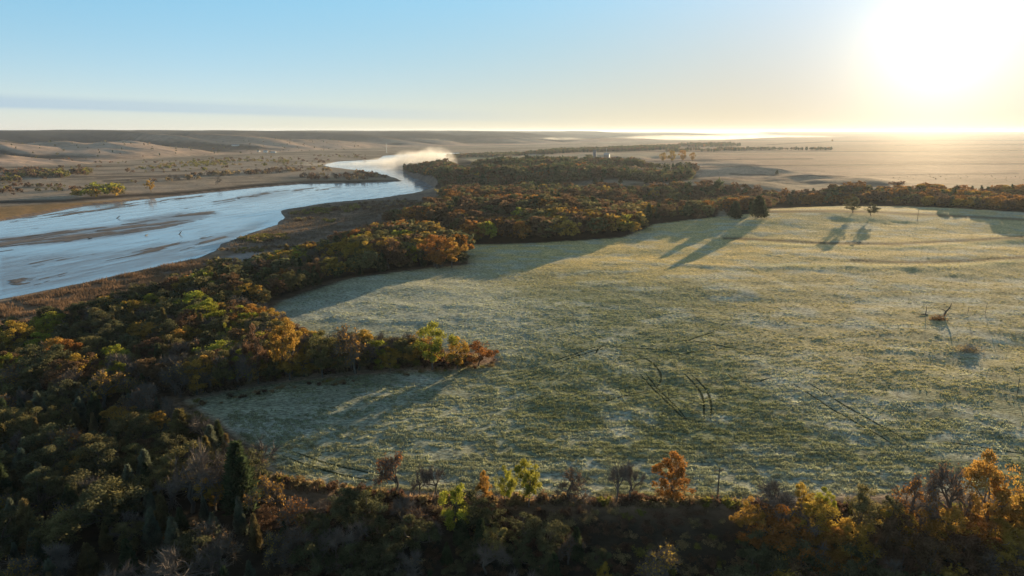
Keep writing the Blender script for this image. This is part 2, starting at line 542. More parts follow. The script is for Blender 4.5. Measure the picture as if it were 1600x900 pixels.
sub_mesh("ground", ~q_field & ~q_hill, M_LAND)
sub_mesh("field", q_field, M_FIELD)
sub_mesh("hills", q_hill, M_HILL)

# ------------------------------------------------------------------ river water
rows = np.geomspace(300, 7000, 260)
cols = np.linspace(R(-50), R(8), 240)
CT, RW = np.meshgrid(cols, rows)
wx, wy = (RW * np.sin(CT)).ravel(), (RW * np.cos(CT)).ravel()
wpx, wpy, _ = project(wx, wy, np.full(wx.shape, WATER))
q = np.arange(259 * 239)
wi, wj = q // 239, q % 239
WQ = np.stack([wi * 240 + wj, wi * 240 + wj + 1, (wi + 1) * 240 + wj + 1, (wi + 1) * 240 + wj], 1)[:, ::-1]
wd = sdist(wx, wy, RIVER)
sel = wd[WQ].min(1) < 25
bar = np.zeros(len(wx))
for pts, s in [([(0, 372), (60, 366), (90, 361), (180, 352), (250, 346), (330, 335), (280, 352), (200, 366), (110, 378), (0, 386)], 1.0),
               ([(190, 345), (260, 335), (330, 330), (345, 334), (250, 350)], 0.75), ([(330, 318), (400, 300), (480, 296), (420, 312)], 0.35),
               ([(0, 400), (160, 392), (320, 372), (420, 345), (350, 390), (140, 435), (0, 460)], 0.42)]:
    bar = np.maximum(bar, s * sstep(4, -4, sdist(wpx, wpy, np.array(pts, float))))
used = np.unique(WQ[sel])
remap = np.zeros(len(wx), np.int64)
remap[used] = np.arange(len(used))
m, nt, out = new_mat("shallow_river_water")
geo = nd(nt, "ShaderNodeNewGeometry")
mp = nd(nt, "ShaderNodeMapping", vector_type="TEXTURE")
mp.inputs["Rotation"].default_value = (0, 0, R(71))
mp.inputs["Scale"].default_value = (55, 6.5, 1)
nt.links.new(geo.outputs["Position"], mp.inputs["Vector"])
streak = nd(nt, "ShaderNodeTexNoise")
val(streak, Scale=1.0, Detail=7.0, Roughness=0.6, Distortion=0.6)
nt.links.new(mp.outputs[0], streak.inputs["Vector"])
att = nd(nt, "ShaderNodeAttribute", attribute_name="bar")
mp2 = nd(nt, "ShaderNodeMapping", vector_type="TEXTURE")
mp2.inputs["Rotation"].default_value = (0, 0, R(68))
mp2.inputs["Scale"].default_value = (26, 3.6, 1)
nt.links.new(geo.outputs["Position"], mp2.inputs["Vector"])
fine = nd(nt, "ShaderNodeTexNoise")
val(fine, Scale=1.0, Detail=6.0, Roughness=0.7, Distortion=1.2)
nt.links.new(mp2.outputs[0], fine.inputs["Vector"])
both = nd(nt, "ShaderNodeMix", data_type="FLOAT")
both.inputs["Factor"].default_value = 0.5
nt.links.new(streak.outputs["Fac"], both.inputs["A"])
nt.links.new(fine.outputs["Fac"], both.inputs["B"])
add = nd(nt, "ShaderNodeMath", operation="MULTIPLY_ADD")
add.inputs[1].default_value = 0.29
nt.links.new(att.outputs["Fac"], add.inputs[0])
nt.links.new(both.outputs["Result"], add.inputs[2])
thr = nd(nt, "ShaderNodeMapRange")
val(thr, From_Min=0.785, From_Max=0.805, To_Min=0.0, To_Max=1.0)
nt.links.new(add.outputs[0], thr.inputs["Value"])
wet = nd(nt, "ShaderNodeMapRange")
val(wet, From_Min=0.47, From_Max=0.68, To_Min=0.0, To_Max=0.8)
nt.links.new(add.outputs[0], wet.inputs["Value"])
rip = nd(nt, "ShaderNodeTexNoise")
val(rip, Scale=0.35, Detail=4.0, Roughness=0.6)
nt.links.new(geo.outputs["Position"], rip.inputs["Vector"])
bp = nd(nt, "ShaderNodeBump")
val(bp, Strength=0.12, Distance=0.2)
nt.links.new(rip.outputs["Fac"], bp.inputs["Height"])
water = nd(nt, "ShaderNodeBsdfPrincipled")
water.inputs["Base Color"].default_value = (0.30, 0.38, 0.46, 1)
water.inputs["Roughness"].default_value = 0.09
water.inputs["IOR"].default_value = 1.45
nt.links.new(bp.outputs[0], water.inputs["Normal"])
shal = nd(nt, "ShaderNodeBsdfPrincipled")
shal.inputs["Base Color"].default_value = (0.17, 0.145, 0.15, 1)
shal.inputs["Roughness"].default_value = 0.42
nt.links.new(bp.outputs[0], shal.inputs["Normal"])
sand = nd(nt, "ShaderNodeBsdfPrincipled")
sand.inputs["Base Color"].default_value = (0.20, 0.155, 0.115, 1)
sand.inputs["Roughness"].default_value = 0.75
m1, m2 = nd(nt, "ShaderNodeMixShader"), nd(nt, "ShaderNodeMixShader")
nt.links.new(wet.outputs[0], m1.inputs[0])
nt.links.new(water.outputs[0], m1.inputs[1])
nt.links.new(shal.outputs[0], m1.inputs[2])
m2.inputs[0].default_value = 0.0
nt.links.new(m1.outputs[0], m2.inputs[1])
nt.links.new(sand.outputs[0], m2.inputs[2])
nt.links.new(m2.outputs[0], out.inputs["Surface"])
structure(link("river", mesh_from("river", np.stack([wx, wy, np.full(wx.shape, WATER)], 1)[used], remap[WQ[sel]], (m,),
                                  colors={"bar": np.repeat(bar[used][:, None], 3, 1)}, smooth=True)))

# sand bars that stand just clear of the water, drawn out along the current
m_sand, nt, out = new_mat("wet_river_sand")
sb = nd(nt, "ShaderNodeBsdfPrincipled")
sat = nd(nt, "ShaderNodeAttribute", attribute_name="tint")
nt.links.new(sat.outputs["Color"], sb.inputs["Base Color"])
sb.inputs["Roughness"].default_value = 0.7
sb.inputs["Specular IOR Level"].default_value = 0.15
nt.links.new(sb.outputs[0], out.inputs["Surface"])
for (fa, fb), outline, lift, seed in [
        (((0, 380), (340, 333)), [(-40, 376), (40, 368), (90, 361), (180, 353), (250, 346), (300, 341), (352, 334), (300, 350), (200, 364), (110, 378), (0, 387), (-40, 392)], 0.30, 3),
        (((150, 352), (350, 328)), [(150, 352), (200, 344), (260, 336), (330, 329), (350, 333), (280, 342), (200, 352)], 0.12, 8),
        (((0, 345), (300, 312)), [(20, 362), (60, 356), (110, 352), (60, 358)], 0.3, 14),
        (((0, 440), (400, 352)), [(0, 455), (0, 410), (160, 392), (330, 362), (420, 344), (430, 350), (330, 385), (200, 412), (60, 448)], -0.055, 21),
        (((250, 330), (480, 297)), [(250, 330), (330, 312), (420, 299), (500, 292), (560, 291), (440, 306), (330, 324)], -0.02, 31),
        (((0, 345), (330, 300)), [(-40, 352), (0, 342), (120, 327), (220, 314), (330, 303), (320, 309), (220, 322), (120, 336), (0, 352)], 0.05, 41)]:
    p0, p1 = np.array(on_plane(*fa, WATER)), np.array(on_plane(*fb, WATER))
    du_ = (p1 - p0) / np.linalg.norm(p1 - p0)
    dv_ = np.array([-du_[1], du_[0]])
    poly = world_poly(outline, WATER)
    uu, vv = (poly - p0) @ du_, (poly - p0) @ dv_
    nu, nv = int((uu.max() - uu.min()) / 2.6) + 2, int((vv.max() - vv.min()) / 0.9) + 2
    gu_, gv_ = np.meshgrid(uu.min() + np.arange(nu) * 2.6, vv.min() + np.arange(nv) * 0.9)
    bx_ = p0[0] + gu_ * du_[0] + gv_ * dv_[0]
    by_ = p0[1] + gu_ * du_[1] + gv_ * dv_[1]
    bend_ = 9 * (fbm(gu_ / 60 + seed, gv_ / 40, 2) - 0.5)
    f_ = 0.55 * fbm(gu_ / 62 + seed, (gv_ + bend_) / 8.5, 4) + 0.45 * fbm(gu_ / 24 + seed, (gv_ + bend_) / 2.6, 3)
    f_ = f_ + lift * 0.5 - 0.3 * sstep(-9, 6, sdist(bx_, by_, poly)) - 0.5 * sstep(-10, -2, sdist(bx_, by_, RIVER))
    on_ = f_ > 0.565
    cell = on_[:-1, :-1] & on_[1:, :-1] & on_[:-1, 1:] & on_[1:, 1:]
    ci, cj = np.nonzero(cell)
    if not len(ci):
        continue
    idx = np.stack([ci * nu + cj, ci * nu + cj + 1, (ci + 1) * nu + cj + 1, (ci + 1) * nu + cj], 1)
    used = np.unique(idx)
    rm = np.zeros(nu * nv, np.int64)
    rm[used] = np.arange(len(used))
    ff = f_.ravel()[used]
    zz = WATER + 0.03 + np.clip(ff - 0.556, 0, 0.2) * 2.2
    tone = np.array([[0.225, 0.185, 0.16]]) * (0.55 + 2.6 * np.clip(ff - 0.556, 0, 0.25))[:, None]
    structure(link("sand_bar", mesh_from("sand_bar", np.stack([bx_.ravel()[used], by_.ravel()[used], zz], 1), rm[idx], (m_sand,), colors={"tint": tone}, smooth=True)))

# ------------------------------------------------------------------ sky, sun, air
world = bpy.data.worlds.new("World")
scene.world = world
world.use_nodes = True
nt = world.node_tree
nt.nodes.clear()
wout = nd(nt, "ShaderNodeOutputWorld")
bg = nd(nt, "ShaderNodeBackground")
bg.inputs["Strength"].default_value = SKY_STRENGTH
sky = nd(nt, "ShaderNodeTexSky", sky_type="NISHITA")
sky.sun_disc = False
sky.sun_elevation = SUN_EL
sky.sun_rotation = SUN_AZ
sky.altitude = 400
sky.air_density = 1.0
sky.dust_density = 0.6
sky.ozone_density = 3.0
tc = nd(nt, "ShaderNodeTexCoord")
dot = nd(nt, "ShaderNodeVectorMath", operation="DOT_PRODUCT")
dot.inputs[1].default_value = SUN_DIR
nt.links.new(tc.outputs["Generated"], dot.inputs[0])
ang = nd(nt, "ShaderNodeMath", operation="ARCCOSINE")
nt.links.new(dot.outputs["Value"], ang.inputs[0])


def glow(width, amount, rgb):
    """Bright air round the sun: falls off with the angle from it."""
    a = nd(nt, "ShaderNodeMath", operation="DIVIDE")
    a.inputs[1].default_value = -width
    nt.links.new(ang.outputs[0], a.inputs[0])
    e = nd(nt, "ShaderNodeMath", operation="EXPONENT")
    nt.links.new(a.outputs[0], e.inputs[0])
    s = nd(nt, "ShaderNodeVectorMath", operation="SCALE")
    s.inputs[0].default_value = tuple(amount * c for c in rgb)
    nt.links.new(e.outputs[0], s.inputs["Scale"])
    return s.outputs[0]


def vadd(a, b, op="ADD"):
    n = nd(nt, "ShaderNodeVectorMath", operation=op)
    nt.links.new(a, n.inputs[0])
    if isinstance(b, tuple):
        n.inputs[1].default_value = b
    else:
        nt.links.new(b, n.inputs[1])
    return n.outputs[0]


sep = nd(nt, "ShaderNodeSeparateXYZ")
nt.links.new(tc.outputs["Generated"], sep.inputs[0])
base = vadd(sky.outputs[0], SKY_TINT, "MULTIPLY")
low = nd(nt, "ShaderNodeMapRange", data_type="FLOAT_VECTOR")          # the air takes the blue out of the light close to the horizon
sz = nd(nt, "ShaderNodeCombineXYZ")
for c in "XYZ":
    nt.links.new(sep.outputs["Z"], sz.inputs[c])
nt.links.new(sz.outputs[0], low.inputs[6])
for idx, v3 in ((7, (0.0, 0.0, 0.0)), (8, (0.19, 0.19, 0.19)), (9, LOW_TINT), (10, (1.0, 1.0, 1.0))):
    low.inputs[idx].default_value = v3
base = vadd(base, low.outputs[1], "MULTIPLY")
# bright air is held back softly so that the sky keeps its colour well away from the sun
den = vadd(vadd(base, SKY_SOFT, "MULTIPLY"), (1.0, 1.0, 1.0))
base = vadd(base, den, "DIVIDE")


def by_height(lo, hi, a, b):
    n = nd(nt, "ShaderNodeMapRange")
    val(n, From_Min=lo, From_Max=hi, To_Min=a, To_Max=b)
    nt.links.new(sep.outputs["Z"], n.inputs["Value"])
    return n.outputs["Result"]


def times(v, fac):
    n = nd(nt, "ShaderNodeVectorMath", operation="SCALE")
    nt.links.new(fac, n.inputs["Scale"])
    if isinstance(v, tuple):
        n.inputs[0].default_value = v
    else:
        nt.links.new(v, n.inputs[0])
    return n.outputs[0]


pw = nd(nt, "ShaderNodeMath", operation="EXPONENT")
dv = nd(nt, "ShaderNodeMath", operation="DIVIDE")
dv.inputs[1].default_value = -0.075
mxz = nd(nt, "ShaderNodeMath", operation="MAXIMUM")
mxz.inputs[1].default_value = 0.0
nt.links.new(sep.outputs["Z"], mxz.inputs[0])
nt.links.new(mxz.outputs[0], dv.inputs[0])
nt.links.new(dv.outputs[0], pw.inputs[0])
side = nd(nt, "ShaderNodeMapRange")                                  # most of it lies away from the sun
val(side, From_Min=-0.6, From_Max=0.35, To_Min=1.0, To_Max=0.25)
nt.links.new(sep.outputs["X"], side.inputs["Value"])
pws = nd(nt, "ShaderNodeMath", operation="MULTIPLY")
nt.links.new(pw.outputs[0], pws.inputs[0])
nt.links.new(side.outputs[0], pws.inputs[1])
warm = nd(nt, "ShaderNodeMath", operation="MULTIPLY")                # low air towards the sun is peach coloured
wa = nd(nt, "ShaderNodeMapRange")
val(wa, From_Min=0.25, From_Max=0.95, To_Min=1.0, To_Max=0.0)
nt.links.new(ang.outputs[0], wa.inputs["Value"])
wz = nd(nt, "ShaderNodeMapRange")
val(wz, From_Min=0.02, From_Max=0.17, To_Min=1.0, To_Max=0.15)
nt.links.new(sep.outputs["Z"], wz.inputs["Value"])
nt.links.new(wa.outputs[0], warm.inputs[0])
nt.links.new(wz.outputs[0], warm.inputs[1])
wm = nd(nt, "ShaderNodeMix", data_type="RGBA")
wm.inputs["A"].default_value = (1, 1, 1, 1)
wm.inputs["B"].default_value = (*WARM_TINT, 1)
nt.links.new(warm.outputs[0], wm.inputs["Factor"])
base = vadd(base, wm.outputs["Result"], "MULTIPLY")
base = vadd(base, times(HORIZON_RGB, pws.outputs[0]))        # milky air along the horizon
base = times(base, by_height(0.17, 0.6, 1.0, ZENITH))        # deep sky overhead
for g in SKY_GLOWS:
    base = vadd(base, glow(*g))
# a thin blue-grey cloud bank low over the horizon, away from the sun
mp = nd(nt, "ShaderNodeMapping")
mp.inputs["Scale"].default_value = (1.5, 1.5, 42)
nt.links.new(tc.outputs["Generated"], mp.inputs["Vector"])
cn = nd(nt, "ShaderNodeTexNoise")
val(cn, Scale=1.0, Detail=4.0)
nt.links.new(mp.outputs[0], cn.inputs["Vector"])
el = nd(nt, "ShaderNodeMath", operation="MULTIPLY_ADD")       # elevation of the bank sinks to the right
el.inputs[1].default_value = 0.021
nt.links.new(sep.outputs["X"], el.inputs[0])
nt.links.new(sep.outputs["Z"], el.inputs[2])
el2 = nd(nt, "ShaderNodeMath", operation="MULTIPLY_ADD")
el2.inputs[1].default_value = 0.006
nt.links.new(cn.outputs["Fac"], el2.inputs[0])
nt.links.new(el.outputs[0], el2.inputs[2])
cr = nd(nt, "ShaderNodeValToRGB")
cr.color_ramp.elements[0].position = 0.0
cr.color_ramp.elements[0].color = (0, 0, 0, 1)
for p, c in [(0.015, 0.0), (0.019, 0.9), (0.029, 0.75), (0.033, 0.0)]:
    e = cr.color_ramp.elements.new(p)
    e.color = (c, c, c, 1)
nt.links.new(el2.outputs[0], cr.inputs["Fac"])
fade = nd(nt, "ShaderNodeMapRange")
val(fade, From_Min=-0.62, From_Max=0.12, To_Min=1.0, To_Max=0.0)
nt.links.new(sep.outputs["X"], fade.inputs["Value"])
cf = nd(nt, "ShaderNodeMath", operation="MULTIPLY")
nt.links.new(cr.outputs["Color"], cf.inputs[0])
nt.links.new(fade.outputs[0], cf.inputs[1])
mixc = nd(nt, "ShaderNodeMix", data_type="RGBA")
mixc.inputs["B"].default_value = CLOUD_RGB
nt.links.new(cf.outputs[0], mixc.inputs["Factor"])
nt.links.new(base, mixc.inputs["A"])
nt.links.new(mixc.outputs["Result"], bg.inputs["Color"])
nt.links.new(bg.outputs[0], wout.inputs["Surface"])

sun_data = bpy.data.lights.new("sun", "SUN")
sun_data.energy = SUN_STRENGTH
sun_data.angle = R(0.5)
sun_data.color = SUN_RGB
sun = bpy.data.objects.new("sun", sun_data)
sun.rotation_euler = (-SUN_DIR).to_track_quat("-Z", "Y").to_euler()
sun.location = (200, 300, 300)
COL.objects.link(sun)


def volume_mat(name, rgb, density, aniso, noise=None, size=(1, 1, 1)):
    m, nt, out = new_mat(name)
    v = nd(nt, "ShaderNodeVolumePrincipled")
    v.inputs["Color"].default_value = (*rgb, 1)
    v.inputs["Density"].default_value = density
    v.inputs["Anisotropy"].default_value = aniso
    if noise:
        geo = nd(nt, "ShaderNodeNewGeometry")
        n = nd(nt, "ShaderNodeTexNoise")
        val(n, Scale=noise, Detail=4.0, Roughness=0.65)
        nt.links.new(geo.outputs["Position"], n.inputs["Vector"])
        r = nd(nt, "ShaderNodeMapRange")
        val(r, From_Min=0.40, From_Max=0.62, To_Min=0.0, To_Max=density)
        nt.links.new(n.outputs["Fac"], r.inputs["Value"])
        tc = nd(nt, "ShaderNodeTexCoord")                              # thins out towards its edge
        dvd = nd(nt, "ShaderNodeVectorMath", operation="DIVIDE")
        dvd.inputs[1].default_value = size
        ln = nd(nt, "ShaderNodeVectorMath", operation="LENGTH")
        f = nd(nt, "ShaderNodeMapRange")
        val(f, From_Min=0.25, From_Max=1.0, To_Min=1.0, To_Max=0.0)
        ml = nd(nt, "ShaderNodeMath", operation="MULTIPLY")
        nt.links.new(tc.outputs["Object"], dvd.inputs[0])
        nt.links.new(dvd.outputs[0], ln.inputs[0])
        nt.links.new(ln.outputs["Value"], f.inputs["Value"])
        nt.links.new(r.outputs[0], ml.inputs[0])
        nt.links.new(f.outputs[0], ml.inputs[1])
        nt.links.new(ml.outputs[0], v.inputs["Density"])
    nt.links.new(v.outputs[0], out.inputs["Volume"])
    return m


if HAZE_DENSITY > 0:
    x0, x1, y0, y1, z0, z1 = -62000, 62000, -300, 62000, -30, 128
    hv = np.array([[x, y, z] for z in (z0, z1) for y in (y0, y1) for x in (x0, x1)], float)
    hf = np.array([[0, 2, 3, 1], [4, 5, 7, 6], [0, 1, 5, 4], [2, 6, 7, 3], [0, 4, 6, 2], [1, 3, 7, 5]])
    hz = link("haze", mesh_from("haze", hv, hf, (volume_mat("thin_haze", HAZE_RGB, HAZE_DENSITY, HAZE_ANISO),)))
    structure(hz, "stuff")

vs = scene.view_settings
scene.display_settings.display_device = "sRGB"
vs.view_transform = "Standard"
vs.look = "None"
vs.gamma = 1.0
vs.use_curve_mapping = False
vs.exposure = EXPOSURE
cy = scene.cycles
cy.use_denoising = True
cy.denoiser = "OPENIMAGEDENOISE"
cy.denoising_input_passes = "RGB_ALBEDO_NORMAL"
cy.max_bounces = 5
cy.diffuse_bounces = 2
cy.glossy_bounces = 2
cy.transmission_bounces = 3
cy.transparent_max_bounces = 6
cy.volume_bounces = 0
cy.volume_max_steps = 64
cy.sample_clamp_indirect = 4.0
# ------------------------------------------------------------------ plants: shapes
def rot_quads(c, s, rng, up_bias=0.0, aspect=1.0):
    """Leaf-sized squares of half size s at points c, turned every way."""
    n = len(c)
    u = rng.normal(size=(n, 3))
    u /= np.linalg.norm(u, axis=1)[:, None]
    w = rng.normal(size=(n, 3))
    w -= (w * u).sum(1)[:, None] * u
    w /= np.linalg.norm(w, axis=1)[:, None] + 1e-9
    s = np.broadcast_to(s, n)[:, None]
    a, b = u * s * aspect, w * s
    v = np.stack([c - a - b * 0.5, c + a * 0.25 - b, c + a + b * 0.4, c - a * 0.2 + b], 1).reshape(-1, 3)
    f = np.arange(4 * n).reshape(n, 4)
    return v, f


def tube(p, r, k=5):
    p = np.asarray(p, float)
    n = len(p)
    v = []
    for i in range(n):
        d = p[min(i + 1, n - 1)] - p[max(i - 1, 0)]
        d /= np.linalg.norm(d) + 1e-9
        a = np.cross(d, [0.31, 0.95, 0.1])
        a /= np.linalg.norm(a) + 1e-9
        b = np.cross(d, a)
        for j in range(k):
            t = 2 * math.pi * j / k
            v.append(p[i] + r[i] * (math.cos(t) * a + math.sin(t) * b))
    f = [[i * k + j, i * k + (j + 1) % k, (i + 1) * k + (j + 1) % k, (i + 1) * k + j] for i in range(n - 1) for j in range(k)]
    return np.array(v), np.array(f)


def join(parts):
    vs, fs, o = [], [], 0
    for v, f in parts:
        vs.append(v)
        fs.append(f + o)
        o += len(v)
    return np.vstack(vs), np.vstack(fs)


def bend(p0, p1, rng, n=4, wob=0.12):
    t = np.linspace(0, 1, n)[:, None]
    L = np.linalg.norm(np.subtract(p1, p0))
    p = np.asarray(p0) * (1 - t) + np.asarray(p1) * t
    p[1:-1] += rng.normal(size=(n - 2, 3)) * L * wob
    return p


def broadleaf_shape(seed, leaves, leaf, spread=0.42, open_=0.0, low=0.2):
    """A crown of leaf clumps on limbs, height 1: (trunk verts, faces), (crown verts, faces)."""
    rng = np.random.default_rng(seed)
    nc = int(rng.integers(40, 56))
    cl = []
    while len(cl) < nc:
        p = rng.uniform(-1, 1, 3)
        rr_ = np.linalg.norm(p)
        if rr_ > 1 or rr_ < 0.35:
            continue
        lean = 1 + 0.25 * math.sin(3 * math.atan2(p[1], p[0]) + seed)
        wide = 1.0 if p[2] < 0.1 else (1 - 0.35 * p[2])
        cl.append([p[0] * spread * 0.86 * lean * wide, p[1] * spread * 0.86 * lean * wide, low + (0.93 - low) * (0.5 + 0.5 * p[2])])
    cl = np.array(cl)
    per = rng.dirichlet(np.full(nc, 3.0)) * leaves
    pts = []
    for c, n in zip(cl, per):
        n = int(n)
        rad_ = rng.uniform(0.055, 0.12)
        d = rng.normal(size=(n, 3))
        d /= np.linalg.norm(d, axis=1)[:, None]
        pts.append(c + d * rad_ * (rng.random((n, 1)) ** 0.45) * np.array([1.15, 1.15, 0.8]))
    pts = np.vstack(pts)
    pts[:, 2] = np.clip(pts[:, 2], 0.03, None)
    crown = rot_quads(pts, leaf * rng.uniform(0.6, 1.3, len(pts)), rng)
    fork = np.array([rng.normal() * 0.02, rng.normal() * 0.02, 0.26 + 0.1 * rng.random()])
    tr = [tube(bend([0, 0, -0.05], fork, rng, 4, 0.03), [0.030, 0.024, 0.021, 0.019], 6)]
    for c in cl[rng.permutation(nc)[:11]]:
        mid = fork * 0.45 + c * 0.55 + np.array([0, 0, -0.02])
        tr.append(tube(bend(fork, mid, rng, 3), [0.014, 0.011, 0.008], 4))
        tr.append(tube(bend(mid, c, rng, 3), [0.008, 0.006, 0.003], 4))
    return join(tr), crown


def conifer_shape(seed, sprays, size):
    """A red-cedar: narrow ragged cone of upswept sprays on leaders of unequal height."""
    rng = np.random.default_rng(seed)
    lead = [(0.0, 0.0, 1.0, 0.25)] + [(rng.uniform(-.13, .13), rng.uniform(-.13, .13), rng.uniform(0.55, 0.88), rng.uniform(.12, .2)) for _ in range(5)]
    wts = np.array([l[2] * l[3] ** 1.2 for l in lead])
    V, F, o = [], [], 0
    for (lx, ly, lh, lr), wn in zip(lead, wts / wts.sum()):
        n = int(sprays * wn)
        t = rng.random(n) ** 0.75
        z = 0.04 + t * (lh - 0.04)
        th_ = rng.uniform(0, 2 * math.pi, n)
        lump = 1 + 0.35 * np.sin(th_ * 3 + z * 17 + seed) * np.sin(z * 23 + seed)
        rad_ = lr * (1 - t) ** 0.8 * lump * rng.uniform(0.45, 1.0, n) + 0.006
        rad_ *= np.where(z < 0.12, 0.75, 1)
        base = np.stack([lx * (1 - t * .2) + rad_ * np.cos(th_) * .75, ly * (1 - t * .2) + rad_ * np.sin(th_) * .75, z], 1)
        d = np.stack([np.cos(th_) * 0.75, np.sin(th_) * 0.75, rng.uniform(0.3, 1.3, n)], 1) + rng.normal(size=(n, 3)) * 0.25
        d /= np.linalg.norm(d, axis=1)[:, None]
        side = np.cross(d, rng.normal(size=(n, 3)))
        side /= np.linalg.norm(side, axis=1)[:, None]
        L = (size * rng.uniform(0.7, 1.6, n))[:, None]
        v = np.stack([base - side * L * 0.28, base + side * L * 0.28, base + d * L * 1.25 + side * L * 0.06, base + d * L * 1.25 - side * L * 0.06], 1).reshape(-1, 3)
        V.append(v)
        F.append(np.arange(4 * n).reshape(n, 4) + o)
        o += 4 * n
    tr = tube([[0, 0, -0.04], [0.005, 0, 0.4], [0, 0, 0.93]], [0.022, 0.015, 0.003], 5)
    return tr, (np.vstack(V), np.vstack(F))


def bare_shape(seed, twigs, leaf_n=0, leaf=0.02, spread=0.4):
    """A leafless tree: limbs that fork down to fine twigs, and any leaves still hanging on."""
    rng = np.random.default_rng(seed)
    tr, tips = [], []

    def grow(p, d, L, r, lev):
        q = p + d * L
        tr.append(tube(bend(p, q, rng, 3 if lev else 4, 0.06), np.linspace(r * 1.12, r * 0.7, 3 if lev else 4), 5 if lev < 2 else 3))
        if lev == 3:
            tips.append((p, q, d))
            return
        for _ in range(int(rng.integers(3, 5)) if lev else 5):
            nd_ = d * (0.75 if lev else 0.7) + rng.normal(size=3) * (0.52 + 0.25 * spread)
            nd_[2] += 0.22
            nd_ /= np.linalg.norm(nd_)
            grow(p + (q - p) * rng.uniform(0.55, 1.0), nd_, L * rng.uniform(0.6, 0.85) * (0.9 if lev else 0.95), r * 0.52, lev + 1)

    grow(np.array([0, 0, -0.04]), np.array([rng.normal() * .05, rng.normal() * .05, 1.0]), 0.34, 0.026, 0)
    tv, tf = join(tr)
    zmax = tv[:, 2].max()
    n = twigs
    pick = rng.integers(0, len(tips), n)
    base = np.array([tips[i][0] for i in pick]) * 0
    a = np.array([tips[i][0] for i in pick])
    b = np.array([tips[i][1] for i in pick])
    t = rng.random((n, 1)) * 1.1
    base = a + (b - a) * t
    d = np.array([tips[i][2] for i in pick]) * 0.7 + rng.normal(size=(n, 3)) * 0.6 + np.array([0, 0, 0.25])
    d /= np.linalg.norm(d, axis=1)[:, None]
    side = np.cross(d, rng.normal(size=(n, 3)))
    side /= np.linalg.norm(side, axis=1)[:, None]
    L = rng.uniform(0.05, 0.13, n)[:, None]
    v = np.stack([base - side * 0.0032, base + side * 0.0032, base + d * L + side * 0.001, base + d * L - side * 0.001], 1).reshape(-1, 3)
    tw = (v, np.arange(4 * n).reshape(n, 4))
    sc = 1.0 / max(v[:, 2].max(), zmax)
    lf = None
    if leaf_n:
        k = rng.integers(0, n, leaf_n)
        lp = base[k] + d[k] * L[k] * rng.random((leaf_n, 1)) + rng.normal(size=(leaf_n, 3)) * 0.012
        lf = rot_quads(lp * sc, leaf * rng.uniform(0.6, 1.3, leaf_n), rng)
    return (tv * sc, tf), (tw[0] * sc, tw[1]), lf


def shrub_shape(seed, leaves, leaf):
    rng = np.random.default_rng(seed)
    nc = 12
    c = np.stack([rng.normal(size=nc) * .32, rng.normal(size=nc) * .32, rng.uniform(0.2, 0.75, nc)], 1)
    k = rng.integers(0, nc, leaves)
    p = c[k] + rng.normal(size=(leaves, 3)) * np.array([0.15, 0.15, 0.13])
    p[:, 2] = np.clip(np.abs(p[:, 2]), 0.02, 1.05)
    st = []
    for q in c:
        st.append(tube(bend([q[0] * .15, q[1] * .15, -0.05], q, rng, 3), [0.022, 0.014, 0.006], 4))
    return join(st), rot_quads(p, leaf * rng.uniform(0.6, 1.4, leaves), rng)


# ------------------------------------------------------------------ plants: colours (of the leaves themselves)
LOOKS = {
    # broadleaf
    "golden": (0.42, 0.27, 0.06), "lime yellow": (0.32, 0.31, 0.05), "rust orange": (0.33, 0.16, 0.045), "russet brown": (0.18, 0.112, 0.065),
    "olive green": (0.195, 0.172, 0.075), "dull green": (0.128, 0.128, 0.066),
    # conifers
    "dark green": (0.07, 0.092, 0.045), "bronze green": (0.19, 0.15, 0.065), "grey green": (0.16, 0.18, 0.125),
    # shrubs
    "straw coloured": (0.30, 0.22, 0.11), "yellow green": (0.22, 0.20, 0.05), "reddish brown": (0.15, 0.092, 0.06),
}
M_BARK = plain("tree_bark", (0.13, 0.105, 0.085), 0.9, 0.3, 3.0)
M_TWIG = plain("grey_twigs", (0.165, 0.13, 0.105), 0.9, 0.25, 1.0)
M_PALEBARK = plain("weathered_wood", (0.34, 0.29, 0.24), 0.85, 0.2, 3.0)
M_LEAF = {k: leaf_mat(k.replace(" ", "_") + "_leaves", v, 0.4 if k in ("dark green", "bronze green", "grey green") else 0.5) for k, v in LOOKS.items()}

TRUNKS, CROWNS = {}, {}


def protos(kind, look, lod, var):
    """(trunk mesh, crown mesh, extra leaf mesh) of a kind, made once and shared by all its copies."""
    key = (kind, look, lod, var)
    if key in CROWNS:
        return CROWNS[key]
    seed = 100 * var + {"broadleaf_tree": 1, "conifer_tree": 2, "bare_tree": 3, "shrub": 4}[kind]
    near = lod == 0
    extra = None
    if kind == "broadleaf_tree":
        t, c = broadleaf_shape(seed, 7000 if near else 1700, 0.0125 if near else 0.026, 0.40 + 0.05 * (var % 3), low=0.16 + 0.05 * (var % 2))
    elif kind == "conifer_tree":
        t, c = conifer_shape(seed, 4800 if near else 1200, 0.036 if near else 0.08)
    elif kind == "bare_tree":
        t, c, lf = bare_shape(seed, 1500 if near else 700, (700 if near else 300) if look != "bare" else 0, 0.018 if near else 0.03)
        if lf is not None:
            extra = mesh_from("leaves", *lf, (M_LEAF[look],))
    else:
        t, c = shrub_shape(seed, 900 if near else 350, 0.05 if near else 0.085)
    tk = (kind, lod, var)
    if tk not in TRUNKS:
        TRUNKS[tk] = mesh_from("trunk", *t, (M_BARK,), smooth=True)
    m = M_TWIG if kind == "bare_tree" else M_LEAF[look]
    CROWNS[key] = (TRUNKS[tk], mesh_from("crown", *c, (m,)), extra)
    return CROWNS[key]


ONE = {}


